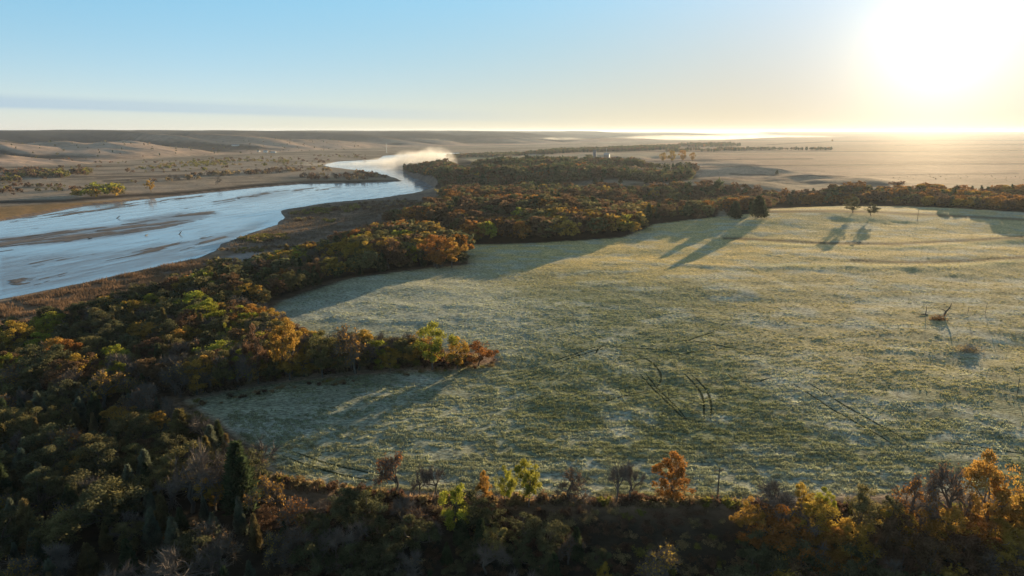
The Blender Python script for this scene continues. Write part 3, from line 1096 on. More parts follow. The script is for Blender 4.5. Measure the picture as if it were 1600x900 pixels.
def one_mesh(kind, look, var):
    """The far version: trunk and crown in one mesh, too small in the view for parts."""
    key = (kind, look, var)
    if key not in ONE:
        seed = 100 * var + 50
        extra = None
        if kind == "broadleaf_tree":
            t, c = broadleaf_shape(seed, 700, 0.042, 0.44)
        elif kind == "conifer_tree":
            t, c = conifer_shape(seed, 420, 0.11)
        elif kind == "bare_tree":
            t, c, extra = bare_shape(seed, 700, 160 if look != "bare" else 0, 0.035)
            c = (np.vstack([c[0]]), c[1])
        else:
            t, c = shrub_shape(seed, 220, 0.11)
        parts = [t, c] + ([extra] if extra is not None else [])
        v, f = join(parts)
        idx = np.concatenate([np.full(len(p[1]), min(i, 2)) for i, p in enumerate(parts)])
        mats = [M_BARK, M_TWIG if kind == "bare_tree" else M_LEAF[look]] + ([M_LEAF[look]] if extra is not None else [])
        ONE[key] = mesh_from(kind, v, f, mats, mat_idx=idx)
    return ONE[key]


PART_NAME = {"broadleaf_tree": "crown", "conifer_tree": "crown", "bare_tree": "twigs", "shrub": "foliage"}


def plant(kind, look, x, y, z, h, wid, label, cat, group=None, lod=0, var=0, rz=None, single=False):
    rz = random.uniform(0, 6.28) if rz is None else rz
    if single:
        o = link(kind, one_mesh(kind, look, var))
        o.location, o.rotation_euler, o.scale = (x, y, z), (0, 0, rz), (h * wid, h * wid, h)
        return tag(o, label, cat, group)
    t, c, e = protos(kind, look, lod, var)
    o = empty(kind, (x, y, z), rz, (h * wid, h * wid, h))
    link("stem" if kind == "shrub" else "trunk", t, o)
    link(PART_NAME[kind], c, o)
    if e is not None:
        link("leaves", e, o)
    return tag(o, label, cat, group)


def solve_height(x, y, z, top_py):
    lo, hi = 0.2, 60.0
    for _ in range(40):
        mid = (lo + hi) / 2
        if project(x, y, z + mid)[1] > top_py:
            lo = mid
        else:
            hi = mid
    return lo


# ------------------------------------------------------------------ trees one can single out
TAKEN = []          # (x, y, radius) kept clear of the woodland around


def hero(kind, look, px, base, top, wpx, label, cat="tree", var=0, group=None, lod=0, single=False, clear=1.0):
    x, y, z = hit(px, base)
    h = solve_height(x, y, z, top)
    scale_px = F_PX / project(x, y, z)[2]
    natural = {"broadleaf_tree": 0.95, "conifer_tree": 0.55, "bare_tree": 0.85, "shrub": 1.25}[kind]
    wid = (wpx / scale_px) / (h * natural)
    TAKEN.append((x, y, clear * wpx / scale_px * 0.36))
    return plant(kind, look, x, y, z - 0.1, h, wid, label, cat, group, lod, var, single=single)


HERO = [
    # the line of trees on the near edge of the field
    ("bare_tree", "rust orange", 618, 776, 706, 44, "slender half-bare tree with a few rust leaves above the tan weeds at the field edge", 0),
    ("bare_tree", "bare", 655, 778, 722, 22, "thin leafless sapling between two half-bare trees at the near field edge", 1),
    ("bare_tree", "bare", 682, 778, 718, 34, "dark leafless tree next to the yellow-green tree at the near field edge", 2),
    ("broadleaf_tree", "lime yellow", 712, 838, 748, 66, "yellow-green leafy tree rooted below the field edge, dark wood beneath it", 0),
    ("broadleaf_tree", "golden", 757, 786, 732, 30, "small golden tree left of the tall lime-yellow tree on the field edge", 1),
    ("broadleaf_tree", "lime yellow", 790, 786, 726, 36, "short lime-yellow tree leaning against the taller one on the near field edge", 2),
    ("broadleaf_tree", "lime yellow", 826, 792, 709, 52, "tall bright lime-yellow tree on the near field edge", 3),
    ("bare_tree", "russet brown", 888, 784, 732, 48, "reddish half-bare tree with a yellow bush at its foot", 3),
    ("bare_tree", "bare", 962, 784, 722, 34, "dark leafless tree close to the round orange tree", 0),
    ("bare_tree", "bare", 986, 782, 716, 40, "taller leafless tree touching the round orange tree", 2),
    ("broadleaf_tree", "rust orange", 1049, 786, 704, 74, "round bright orange tree alone on the near field edge", 4),
    ("broadleaf_tree", "golden", 1168, 832, 776, 52, "small golden tree below the utility pole on the dark slope", 2),
    ("bare_tree", "bare", 1212, 806, 748, 46, "grey leafless tree behind the small golden trees on the field edge", 1),
    ("broadleaf_tree", "golden", 1252, 804, 752, 40, "low golden tree beside the grey leafless tree", 3),
    ("broadleaf_tree", "lime yellow", 1284, 812, 760, 40, "low yellow tree between the golden tree and the dark olive tree", 1),
    ("broadleaf_tree", "olive green", 1342, 838, 754, 62, "dark olive tree with a dense dome-shaped crown at the field edge", 4),
    ("broadleaf_tree", "dull green", 1386, 842, 766, 44, "small green tree leaning on the dark olive tree", 0),
    ("bare_tree", "rust orange", 1420, 828, 734, 62, "pinkish half-bare tree with orange leaves next to the small green tree", 4),
    ("bare_tree", "russet brown", 1482, 826, 712, 60, "brown half-bare tree in front of the large golden trees", 1),
    ("broadleaf_tree", "golden", 1536, 834, 698, 92, "largest golden tree with a dark forked trunk on the near field edge", 5),
    ("broadleaf_tree", "golden", 1598, 842, 720, 66, "golden tree cut by the picture edge beside the largest golden tree", 2),
    ("bare_tree", "golden", 1038, 912, 838, 68, "tan half-bare tree alone in the dark ravine", 3),
    ("broadleaf_tree", "golden", 943, 922, 876, 30, "small golden treetop poking out of the dark ravine", 1),
    # corner of the field
    ("conifer_tree", "dark green", 378, 800, 692, 88, "large dark cedar standing at the lowest corner of the field", 0),
    ("broadleaf_tree", "golden", 336, 800, 738, 60, "orange-tan round tree in front of the large dark cedar", 3),
    ("bare_tree", "bare", 300, 800, 692, 80, "grey leafless tree above the orange-tan round tree", 1),
    ("conifer_tree", "bronze green", 286, 700, 640, 64, "bronze cedar where the wood meets the shaded cove of the field", 1),
    ("bare_tree", "rust orange", 466, 830, 768, 60, "grey-brown half-bare tree below the frosted weeds at the field corner", 2),
    # the finger of trees that reaches into the field
    ("broadleaf_tree", "lime yellow", 676, 578, 499, 66, "tall lime-yellow tree near the tip of the tree finger in the field", 5),
    ("broadleaf_tree", "golden", 714, 576, 519, 48, "golden tree between the tall lime-yellow tree and the orange bush", 0),
    ("broadleaf_tree", "rust orange", 748, 571, 530, 56, "orange bush-like tree at the very tip of the tree finger", 2),
    ("broadleaf_tree", "golden", 610, 580, 540, 44, "small golden tree in the gap of the tree finger", 1),
    ("bare_tree", "golden", 556, 584, 504, 52, "half-bare golden tree in the middle of the tree finger", 0),
    ("bare_tree", "bare", 596, 570, 514, 44, "dark leafless tree with curved limbs on the tree finger", 4),
    ("broadleaf_tree", "golden", 452, 594, 494, 56, "wide golden tree where the finger leaves the wood", 4),
    ("broadleaf_tree", "olive green", 504, 590, 512, 50, "olive tree with yellow tips on the finger of trees", 5),
    ("broadleaf_tree", "russet brown", 404, 600, 502, 44, "russet tree next to the two bright lime trees", 2),
    ("broadleaf_tree", "lime yellow", 358, 556, 503, 28, "bright lime tree rising from the dark wood, upper of the pair", 2),
    ("broadleaf_tree", "lime yellow", 380, 578, 530, 26, "bright lime tree rising from the dark wood, lower of the pair", 0),
    ("broadleaf_tree", "lime yellow", 240, 492, 456, 44, "bright yellow round tree alone among dark trees above the river reeds", 4),
    ("broadleaf_tree", "golden", 30, 560, 498, 62, "orange-gold tree by the reeds at the picture edge", 1),
    ("broadleaf_tree", "golden", 428, 520, 476, 42, "golden tree at the inner corner of the frosted field arm", 3),
    ("bare_tree", "bare", 404, 500, 468, 36, "grey leafless tree at the inner corner of the frosted field arm", 0),
    # far woods
    ("broadleaf_tree", "rust orange", 682, 420, 358, 62, "big rust-gold tree on the point of the wood by the upper field", 0),
    ("broadleaf_tree", "golden", 706, 418, 368, 44, "golden tree at the outer tip of the wooded point", 5),
    ("broadleaf_tree", "golden", 988, 366, 345, 30, "bright golden tree closing the row of rust trees at the shaded field edge", 3),
    ("broadleaf_tree", "olive green", 1000, 360, 331, 30, "yellow-olive tree behind the bright golden tree at the end of the row", 1),
    ("conifer_tree", "dark green", 1184, 340, 306, 40, "dark cedar at the end of the dark trees with a long shadow across the field", 1),
    ("conifer_tree", "dark green", 1148, 341, 315, 34, "dark cedar with its shadow across the field beside the gravel gap", 0),
    ("broadleaf_tree", "dull green", 1361, 337, 316, 24, "lone small dark tree on the brow of the field with its own shadow", 2),
    ("broadleaf_tree", "dull green", 1332, 332, 306, 30, "dark green tree at the brow of the field casting the other long shadow", 4),
]
for i, (kind, look, px, b, t, w, lab, var) in enumerate(HERO):
    hero(kind, look, px, b, t, w, lab, "tree", var)
# ------------------------------------------------------------------ woodland
# each wood: outline in the view, spacing in metres, height range, mix of (kind, look, weight)
MIX_LEFT = [("conifer_tree", "dark green", 2), ("conifer_tree", "bronze green", 3.0), ("conifer_tree", "grey green", 2.4), ("broadleaf_tree", "dull green", 1.0),
            ("broadleaf_tree", "olive green", 1.3), ("bare_tree", "bare", 1.3), ("bare_tree", "golden", 1.1), ("bare_tree", "russet brown", 0.7), ("broadleaf_tree", "russet brown", 0.8), ("broadleaf_tree", "golden", 0.6), ("bare_tree", "rust orange", 0.6)]
MIX_BANK = [("broadleaf_tree", "olive green", 3), ("broadleaf_tree", "dull green", 2.4), ("conifer_tree", "bronze green", 1.4), ("conifer_tree", "dark green", 1.6), ("broadleaf_tree", "golden", 1.1),
            ("broadleaf_tree", "lime yellow", 0.6), ("broadleaf_tree", "russet brown", 1.6), ("bare_tree", "bare", 1.4), ("bare_tree", "russet brown", 1.0), ("broadleaf_tree", "rust orange", 0.3)]
MIX_FINGER = [("broadleaf_tree", "olive green", 2.8), ("broadleaf_tree", "lime yellow", 0.5), ("broadleaf_tree", "golden", 1.5), ("bare_tree", "bare", 1.6), ("bare_tree", "golden", 1.3), ("broadleaf_tree", "russet brown", 1), ("bare_tree", "russet brown", 1)]
MIX_RAVINE = [("conifer_tree", "dark green", 2.2), ("bare_tree", "bare", 1.6), ("broadleaf_tree", "dull green", 2.6), ("bare_tree", "russet brown", 1.2), ("broadleaf_tree", "olive green", 0.9)]
MIX_RIGHT = [("bare_tree", "bare", 2), ("bare_tree", "russet brown", 1.5), ("broadleaf_tree", "russet brown", 1.4), ("broadleaf_tree", "golden", 1.7), ("broadleaf_tree", "rust orange", 0.8), ("broadleaf_tree", "dull green", 0.8)]
MIX_ROW = [("broadleaf_tree", "rust orange", 2.2), ("broadleaf_tree", "russet brown", 2.0), ("broadleaf_tree", "golden", 1.6), ("broadleaf_tree", "olive green", 1.8), ("broadleaf_tree", "lime yellow", 0.4)]
MIX_POINT = [("broadleaf_tree", "olive green", 3), ("broadleaf_tree", "russet brown", 1.8), ("broadleaf_tree", "golden", 1.2), ("broadleaf_tree", "lime yellow", 0.5), ("broadleaf_tree", "rust orange", 0.8), ("broadleaf_tree", "dull green", 1.8)]
MIX_HILL = [("conifer_tree", "dark green", 3), ("broadleaf_tree", "russet brown", 4.2), ("broadleaf_tree", "rust orange", 0.6), ("broadleaf_tree", "olive green", 2.0), ("broadleaf_tree", "dull green", 1.7), ("broadleaf_tree", "golden", 0.5)]
MIX_FAR = [("broadleaf_tree", "russet brown", 2.5), ("broadleaf_tree", "dull green", 2), ("conifer_tree", "dark green", 1.5), ("broadleaf_tree", "olive green", 1.4), ("broadleaf_tree", "rust orange", 0.5)]
MIX_DRAW = [("broadleaf_tree", "russet brown", 2.6), ("broadleaf_tree", "rust orange", 1.6), ("conifer_tree", "dark green", 0.9), ("broadleaf_tree", "golden", 0.7), ("broadleaf_tree", "olive green", 0.8)]
MIX_WILLOW = [("shrub", "yellow green", 2), ("shrub", "straw coloured", 1.6), ("shrub", "reddish brown", 0.7)]
MIX_BRUSH = [("bare_tree", "bare", 3), ("shrub", "reddish brown", 1.3), ("shrub", "straw coloured", 1)]
MIX_COTTON = [("broadleaf_tree", "golden", 1), ("broadleaf_tree", "lime yellow", 1), ("broadleaf_tree", "olive green", 0.7)]
MIX_BRAMBLE = [("shrub", "reddish brown", 2), ("shrub", "straw coloured", 0.5), ("shrub", "yellow green", 0.5)]
MIX_THICKET = [("shrub", "yellow green", 1), ("shrub", "reddish brown", 2), ("shrub", "straw coloured", 0.7)]
MIX_SCRUB = [("shrub", "yellow green", 1), ("broadleaf_tree", "olive green", 1), ("shrub", "reddish brown", 1.3), ("broadleaf_tree", "russet brown", 0.7)]
MIX_WEEDS = [("shrub", "straw coloured", 1.6), ("shrub", "reddish brown", 1.0), ("shrub", "yellow green", 0.35)]

WOODS = [
    ("near wood", [(-420, 1080), (-420, 660), (-200, 620), (0, 610), (120, 606), (220, 624), (285, 648), (330, 684), (386, 735), (425, 785), (440, 840), (440, 1080)], 5.6, (4.5, 14), MIX_LEFT),
    ("bank wood", [(-420, 660), (-420, 560), (-100, 545), (0, 538), (60, 525), (105, 512), (180, 488), (270, 462), (345, 432), (400, 420), (470, 404), (545, 382), (600, 366), (640, 362), (700, 386), (725, 414), (650, 423), (540, 440), (470, 470), (412, 498), (405, 530), (350, 600), (290, 626), (220, 624), (120, 606), (0, 610), (-200, 620)], 6.8, (5.5, 15), MIX_BANK),
    ("tree finger", [(285, 622), (420, 600), (560, 583), (660, 577), (660, 562), (560, 560), (470, 560), (415, 520), (360, 560)], 3.5, (8.0, 13), MIX_FINGER),
    ("tree finger", [(285, 628), (420, 603), (560, 587), (700, 579), (770, 568), (740, 560), (660, 558), (560, 560), (470, 560), (415, 520), (360, 560)], 2.4, (1.2, 3.4), MIX_THICKET),
    ("ravine wood", [(440, 1080), (440, 840), (470, 818), (600, 812), (760, 822), (905, 838), (915, 1080)], 4.8, (5, 9.5), MIX_RAVINE),
    ("ravine wood", [(915, 1080), (905, 880), (1010, 930), (1120, 900), (1140, 1080)], 5.5, (2.5, 7), MIX_RAVINE),
    ("ravine brush", [(440, 860), (470, 796), (600, 794), (760, 798), (1140, 806), (1300, 830), (1640, 850), (1640, 1080), (440, 1080)], 2.7, (0.8, 2.4), MIX_BRAMBLE),
    ("golden edge wood", [(1140, 1080), (1145, 850), (1230, 826), (1330, 840), (1480, 832), (1640, 826), (1900, 820), (2200, 1080)], 4.6, (6.5, 11.5), MIX_RIGHT),
    ("wooded point", [(590, 425), (640, 412), (700, 405), (728, 408), (725, 400), (700, 388), (640, 375), (560, 392), (540, 420)], 8.6, (13.5, 18.5), MIX_POINT),
    ("row of rust trees", [(722, 381), (860, 377), (975, 369), (1000, 360), (990, 351), (860, 355), (760, 358), (690, 358)], 9.0, (14, 19), MIX_ROW),
    ("hill wood", [(600, 352), (690, 352), (760, 352), (860, 350), (1000, 347), (1110, 343), (1118, 330), (1140, 341), (1196, 338), (1206, 322), (1212, 306), (1090, 297), (1000, 303), (930, 305), (880, 302), (800, 290), (745, 276), (705, 262), (655, 258), (630, 266), (648, 276.5), (672, 288), (696, 300), (690, 318), (650, 335)], 10.8, (8, 19), MIX_HILL),
    ("bluff wood", [(630, 266), (650, 277), (676, 289), (702, 300), (722, 296), (700, 276), (672, 260)], 8.0, (7, 13), MIX_HILL),
    ("upper wood", [(745, 274), (800, 288), (870, 294), (960, 279), (1080, 280), (1078, 273), (1000, 274), (930, 272), (950, 266), (1040, 266), (1090, 270), (1085, 265), (1000, 260), (900, 256), (860, 254), (745, 258)], 11, (11, 19), MIX_FAR),
    ("ridge wood", [(700, 249), (740, 246), (850, 242), (910, 238), (1000, 236), (1060, 233), (1060, 229), (1000, 231), (900, 236), (800, 242), (700, 246)], 13, (11, 17), MIX_FAR),
    ("draw wood", [(1206, 318), (1212, 303), (1300, 302), (1345, 300), (1420, 306), (1480, 303), (1560, 303), (1700, 306), (1700, 345), (1590, 338), (1500, 328), (1420, 322), (1300, 320)], 10, (9, 16.5), MIX_DRAW),
    ("willow bar", [(352, 378), (385, 368), (440, 366), (452, 374), (400, 380)], 4.5, (2.0, 3.8), MIX_WILLOW),
    ("willow bar", [(452, 336), (500, 325), (560, 321), (560, 329), (500, 336)], 6.5, (2.4, 4.6), MIX_WILLOW),
    ("willow bar", [(455, 346), (470, 341), (530, 345), (520, 352)], 6.5, (2.2, 4.4), MIX_WILLOW),
    ("willow bar", [(340, 392), (400, 386), (480, 384), (450, 390), (380, 396)], 6, (1.6, 3), MIX_WILLOW),
    ("spit scrub", [(560, 318), (640, 310), (690, 303), (690, 315), (640, 325), (570, 330)], 9, (2, 4), MIX_BRUSH),
    ("far point brush", [(470, 283), (560, 281), (615, 279), (560, 270), (500, 267), (400, 273), (260, 284), (260, 277), (400, 266), (500, 262), (470, 275)], 15, (5, 12), MIX_BRUSH),
    ("far bank scrub", [(-100, 293), (60, 291), (130, 290), (130, 298), (60, 301), (-100, 305)], 14, (4, 8), MIX_SCRUB),
    ("far bank scrub", [(-100, 272), (0, 268), (60, 266), (140, 268), (140, 274), (40, 284), (-100, 288)], 17, (7, 14), MIX_SCRUB),
    ("far bank cottonwoods", [(112, 308), (150, 300), (195, 300), (192, 306), (150, 310)], 15, (11, 19), MIX_COTTON),
    ("pale willow flat", [(240, 258), (330, 252), (450, 250), (450, 256), (330, 260), (200, 266)], 26, (4, 9), [("shrub", "yellow green", 2), ("shrub", "straw coloured", 1.5)]),
    ("flat scatter", [(-100, 255), (200, 252), (420, 246), (580, 240), (570, 254), (480, 268), (380, 275), (250, 284), (100, 300), (-100, 312)], 46, (2.5, 9), MIX_SCRUB),
    ("hill foot scatter", [(-100, 232), (300, 226), (560, 221), (560, 234), (300, 244), (-100, 256)], 95, (3, 10), MIX_FAR),
    ("plain scatter", [(1350, 284), (1430, 270), (1640, 270), (1640, 298), (1400, 297)], 30, (0.7, 1.5), [("shrub", "reddish brown", 1), ("shrub", "straw coloured", 1)]),
    ("plain shelterbelt", [(1040, 236), (1120, 233), (1300, 233), (1300, 235.5), (1180, 235), (1120, 237), (1040, 239)], 17, (9, 15), MIX_FAR),
    ("plain shelterbelt", [(1060, 227), (1140, 226), (1160, 229), (1060, 231)], 26, (12, 20), MIX_FAR),
]
CLUSTERS = [   # small clusters one can count: (kind, look, list of (px, base, top, width), label)
    ("broadleaf_tree", "golden", [(1036, 253, 236, 14), (1050, 253, 233, 16), (1066, 252, 232, 16), (1082, 252, 236, 12)], ["pale gold tree at the near end of the four in the stubble", "second pale gold tree of the four in the stubble field", "tallest pale gold tree of the four in the stubble field", "last and smallest pale gold tree of the four in the stubble"], 0),
    ("broadleaf_tree", "lime yellow", [(1062, 270, 258, 26)], ["bright yellow wide tree at the end of the upper wood on the plain"], 4),
    ("broadleaf_tree", "golden", [(986, 253, 244, 12)], ["small pale tree in the stubble near the white barn"], 2),
    ("conifer_tree", "dark green", [(1078, 267, 257, 7), (1067, 280, 274, 6), (1214, 272, 266, 6), (969, 286, 279, 9), (930, 288, 278, 12), (940, 288, 279, 12), (1055, 290, 280, 12), (1010, 286, 278, 9)],
     ["dark cedar right behind the bright yellow wide tree", "tiny lone cedar on the pale strip above the wood", "tiny lone cedar far out on the plain's dark line", "small cedar standing alone in the grassy gap", "dark cedar on the pale road bend, one of two touching", "second dark cedar on the pale road bend", "pointed dark cedar at the upper edge of the hill wood", "dark cedar beside the pale bend of the road"], 1),
    ("broadleaf_tree", "olive green", [(920, 250, 240, 22)], ["grey-green tree in front of the blue silo"], 3),
    ("broadleaf_tree", "golden", [(236, 300, 278, 16)], ["lone yellow cottonwood leaning on the far river bank"], 2),
    ("broadleaf_tree", "golden", [(1300, 222, 217, 4)], ["tiny lone tree on the skyline of the far plain"], 1),
    ("shrub", "reddish brown", [(1402, 290, 283, 18)], ["low dark hedge clump standing alone on the frosted plain"], 0),
]
for kind, look, spots, labs, var in CLUSTERS:
    for (px, b, t, w), lab in zip(spots, labs):
        hero(kind, look, px, b, t, w, lab, "shrub" if kind == "shrub" else "tree", var % 3, lod=1)

LANDMARKS = [
    (40, 545, "by the orange-gold tree beside the reeds"), (110, 540, "just above the brown river reeds"), (240, 480, "around the bright yellow round tree above the reeds"), (365, 545, "around the pair of bright lime trees"),
    (180, 560, "in the dark hollow between reeds and cove"), (270, 610, "on the wood side of the shaded field cove"), (60, 640, "in the thick wood under the orange-gold tree"), (200, 670, "in the wood level with the shaded cove"),
    (80, 780, "in the darkest wood at the lower corner"), (220, 800, "in the wood facing the large dark cedar"), (330, 860, "right below the orange-tan round tree"), (480, 860, "in the ravine below the frosted weeds"),
    (640, 870, "in the ravine below the half-bare rust tree"), (780, 880, "in the ravine below the tall lime-yellow tree"), (1000, 880, "in the dark ravine under the orange tree"), (1230, 870, "under the low golden trees of the edge"),
    (1380, 880, "under the dark olive tree of the edge"), (1540, 880, "under the largest golden tree"), (480, 575, "on the finger of trees near the wood"), (600, 575, "on the finger of trees near its gap"), (330, 605, "at the root of the finger of trees"),
    (440, 430, "above the river reeds behind the frosted arm"), (560, 425, "along the shaded upper field arm"), (660, 400, "on the wooded point by the upper field"), (560, 375, "at the foot of the slope near the willow bar"),
    (740, 370, "at the near end of the row of rust trees"), (850, 366, "in the middle of the row of rust trees"), (960, 362, "towards the golden end of the row of rust trees"), (680, 340, "on the slope above the dark spit"),
    (700, 290, "on the river bluff by the mist"), (800, 320, "in the hill wood above the row of rust trees"), (950, 325, "in the hill wood behind the golden end tree"), (1080, 325, "in the hill wood near the gravel gap"), (1170, 320, "near the dark cedar with the long shadow"),
    (860, 280, "in the upper wood below the blue silo"), (1000, 272, "in the upper wood near the bright yellow tree"), (800, 262, "in the upper wood near the tan strip field"), (1270, 312, "behind the brow near the two field shadows"), (1400, 314, "behind the brow near the lone small tree"), (1540, 318, "behind the brow where the sun glares"),
    (400, 374, "on the small willow bar in the river"), (510, 328, "along the outer edge of the spit"), (490, 347, "on the red sand of the spit"), (640, 316, "on the bare end of the spit"), (540, 275, "on the bare far point in the river"), (330, 275, "in the bare grove on the far bank"), (60, 296, "in the low green strip on the far bank"), (60, 275, "in the mixed strip below the far hills"),
    (160, 304, "in the cottonwood clump at the far water edge"), (360, 255, "on the pale flat by the white farm"), (1150, 234, "in the long shelterbelt on the plain"), (850, 242, "on the dark wooded ridge by the fog"), (420, 392, "on the pale mud below the willow bar"), (990, 233, "on the wooded ridge behind the farm"),
]
CATNAME = {"broadleaf_tree": "tree", "conifer_tree": "cedar", "bare_tree": "bare tree", "shrub": "shrub"}


def grid_points(poly, sp):
    lo, hi = poly.min(0), poly.max(0)
    n0, n1 = int((hi[0] - lo[0]) / sp) + 2, int((hi[1] - lo[1]) / sp) + 2
    a, b = np.meshgrid(np.arange(n0), np.arange(n1))
    x = lo[0] + (a + 0.5 * (b % 2)) * sp + RNG.uniform(-.38, .38, a.shape) * sp
    y = lo[1] + b * sp * 0.9 + RNG.uniform(-.38, .38, a.shape) * sp
    x, y = x.ravel(), y.ravel()
    k = inside(x, y, poly)
    return x[k], y[k]


cand = []
for wname, outline, sp, (h0, h1), mix in WOODS:
    poly = world_poly(outline, -12.0) if wname == "bluff wood" else hits(outline)
    x, y = grid_points(poly, sp)
    if not len(x):
        continue
    keep = (sdist(x, y, FIELD) > 2.5) | (y > 900) | (x > 500)
    keep &= sdist(x, y, RIVER) > 3
    px_, py_, dp_ = project(x, y, height(x, y) + 5)
    keep &= (px_ > -90) & (px_ < 1700) & (py_ < 1010)
    if wname in ("far point brush", "far bank scrub", "pale willow flat", "spit scrub", "plain shelterbelt", "willow bar", "flat scatter", "plain scatter"):
        keep &= fbm(x / (sp * 3.5), y / (sp * 3.5), 2) > (0.44 if sp < 12 else 0.5)
    x, y = x[keep], y[keep]
    z = height(x, y)
    pnoise = fbm(x / 38, y / 38, 3)
    wts = np.array([m_[2] for m_ in mix], float)
    cum = np.cumsum(wts / wts.sum())
    hh = (h0 + (h1 - h0) * (0.65 * RNG.random(len(x)) ** 1.3 + 0.35 * np.clip(fbm(x / 25, y / 25, 2) * 1.6 - .3, 0, 1)))
    pick = np.clip(0.55 * RNG.random(len(x)) + 0.45 * np.clip((pnoise - 0.28) / 0.44, 0, 1), 0, 0.999)
    for i in range(len(x)):
        k = int(np.searchsorted(cum, pick[i] if RNG.random() < 0.55 else RNG.random()))
        kind, look, _w = mix[min(k, len(mix) - 1)]
        if any((x[i] - a) ** 2 + (y[i] - b) ** 2 < (0.75 * c) ** 2 for a, b, c in TAKEN):
            continue
        sx, sy, depth = project(x[i], y[i], z[i])
        h = hh[i] * (0.85 if kind == "conifer_tree" else 1.0)
        cand.append((h / depth * F_PX, kind, look, x[i], y[i], z[i], h, sx, sy, depth, wname))
# weeds and low bushes along the near edge of the field
for (ax, ay), (bx, by), n in [((430, 748), (600, 776), 40), ((600, 778), (1120, 786), 90), ((1120, 786), (1600, 806), 60), ((560, 588), (775, 566), 26), ((300, 632), (560, 590), 30)]:
    for i in range(n):
        t = RNG.random()
        x, y, z = hit(ax + (bx - ax) * t, ay + (by - ay) * t + RNG.uniform(-3, 7))
        kind, look, _w = MIX_WEEDS[int(RNG.choice(3, p=[.5, .38, .12]))]
        sx, sy, depth = project(x, y, z)
        h = RNG.uniform(0.7, 2.0) if ay > 700 else RNG.uniform(0.6, 1.4)
        cand.append((h / depth * F_PX * 1.2, kind, look, x, y, z, h, sx, sy, depth, "weeds"))

LIMIT = {"broadleaf_tree": 236, "conifer_tree": 272, "bare_tree": 262, "shrub": 255}
cand.sort(key=lambda c: -c[0] * (0.55 if c[10] == "ravine brush" else 0.8 if c[1] == "shrub" and c[10] == "tree finger" else 1.0) * (1.0 if (0 < c[7] < 1600 and c[8] < 930) else 0.3))
count = {k: 0 for k in LIMIT}
chosen, rest = [], []
for c in cand:
    if count[c[1]] < LIMIT[c[1]] and -20 < c[7] < 1620 and c[8] - c[0] < 890 and c[0] > 3:
        count[c[1]] += 1
        chosen.append(c)
    else:
        rest.append(c)

groups = {}
for c in chosen:
    _s, kind, look, x, y, z, h, sx, sy, depth, wname = c
    lm = min(LANDMARKS, key=lambda l: ((l[0] - sx) / 1.3) ** 2 + ((l[1] - sy) * (1.0 if sy > 400 else 2.2)) ** 2)
    place = lm[2]
    if wname == "weeds":
        place = ("among the dead weeds below the frosted corner" if sx < 600 else "in the weedy strip under the lime-yellow trees" if sx < 900 else
                 "in the weedy strip around the round orange tree" if sx < 1120 else "in the weedy strip under the golden trees") if sy > 700 else \
                ("in the weedy verge of the finger's tip" if sx > 560 else "in the weedy verge of the shaded cove")
    size = ("tall" if h > 9.5 else "low" if h < 7.5 else "mid-sized") if kind != "shrub" else ("big" if h > 2.6 else "small" if h < 1.3 else "knee-high" if False else "bushy")
    if kind == "bare_tree":
        what = size + " leafless grey tree" if look == "bare" else size + " half-bare " + look + " tree"
    elif kind == "conifer_tree":
        what = size + " " + look + " cedar"
    elif kind == "shrub":
        what = size + " " + look + " shrub"
    else:
        what = size + " " + look + " broadleaf tree"
    groups.setdefault((what, place), []).append(c)

ORD = {2: ["nearer of two: ", "farther of two: "], 3: ["nearest of three: ", "middle of three: ", "farthest of three: "]}
for (what, place), members in groups.items():
    members.sort(key=lambda c: c[9])
    n = len(members)
    for i, c in enumerate(members):
        s, kind, look, x, y, z, h, sx, sy, depth, wname = c
        lab = what + " " + place
        grp = None
        if n in ORD:
            lab = ORD[n][i] + lab
            grp = None
        elif n > 3:
            grp = what + "s " + place
        if len(lab.split()) > 16:
            lab = lab.replace("mid-sized ", "").replace("broadleaf ", "").replace("nearer of two: ", "nearer ").replace("farther of two: ", "farther ").replace(" of three: ", " ")
        wid = {"broadleaf_tree": random.uniform(1.05, 1.45), "conifer_tree": random.uniform(0.8, 1.25), "bare_tree": random.uniform(0.85, 1.15), "shrub": random.uniform(0.8, 1.3)}[kind]
        far = s < 16
        lod = 0 if s > 30 else 1
        var = random.randrange(5 if not far else 3)
        plant(kind, look, x, y, z - 0.15, h, wid, lab, CATNAME[kind], grp, lod, var, single=far)

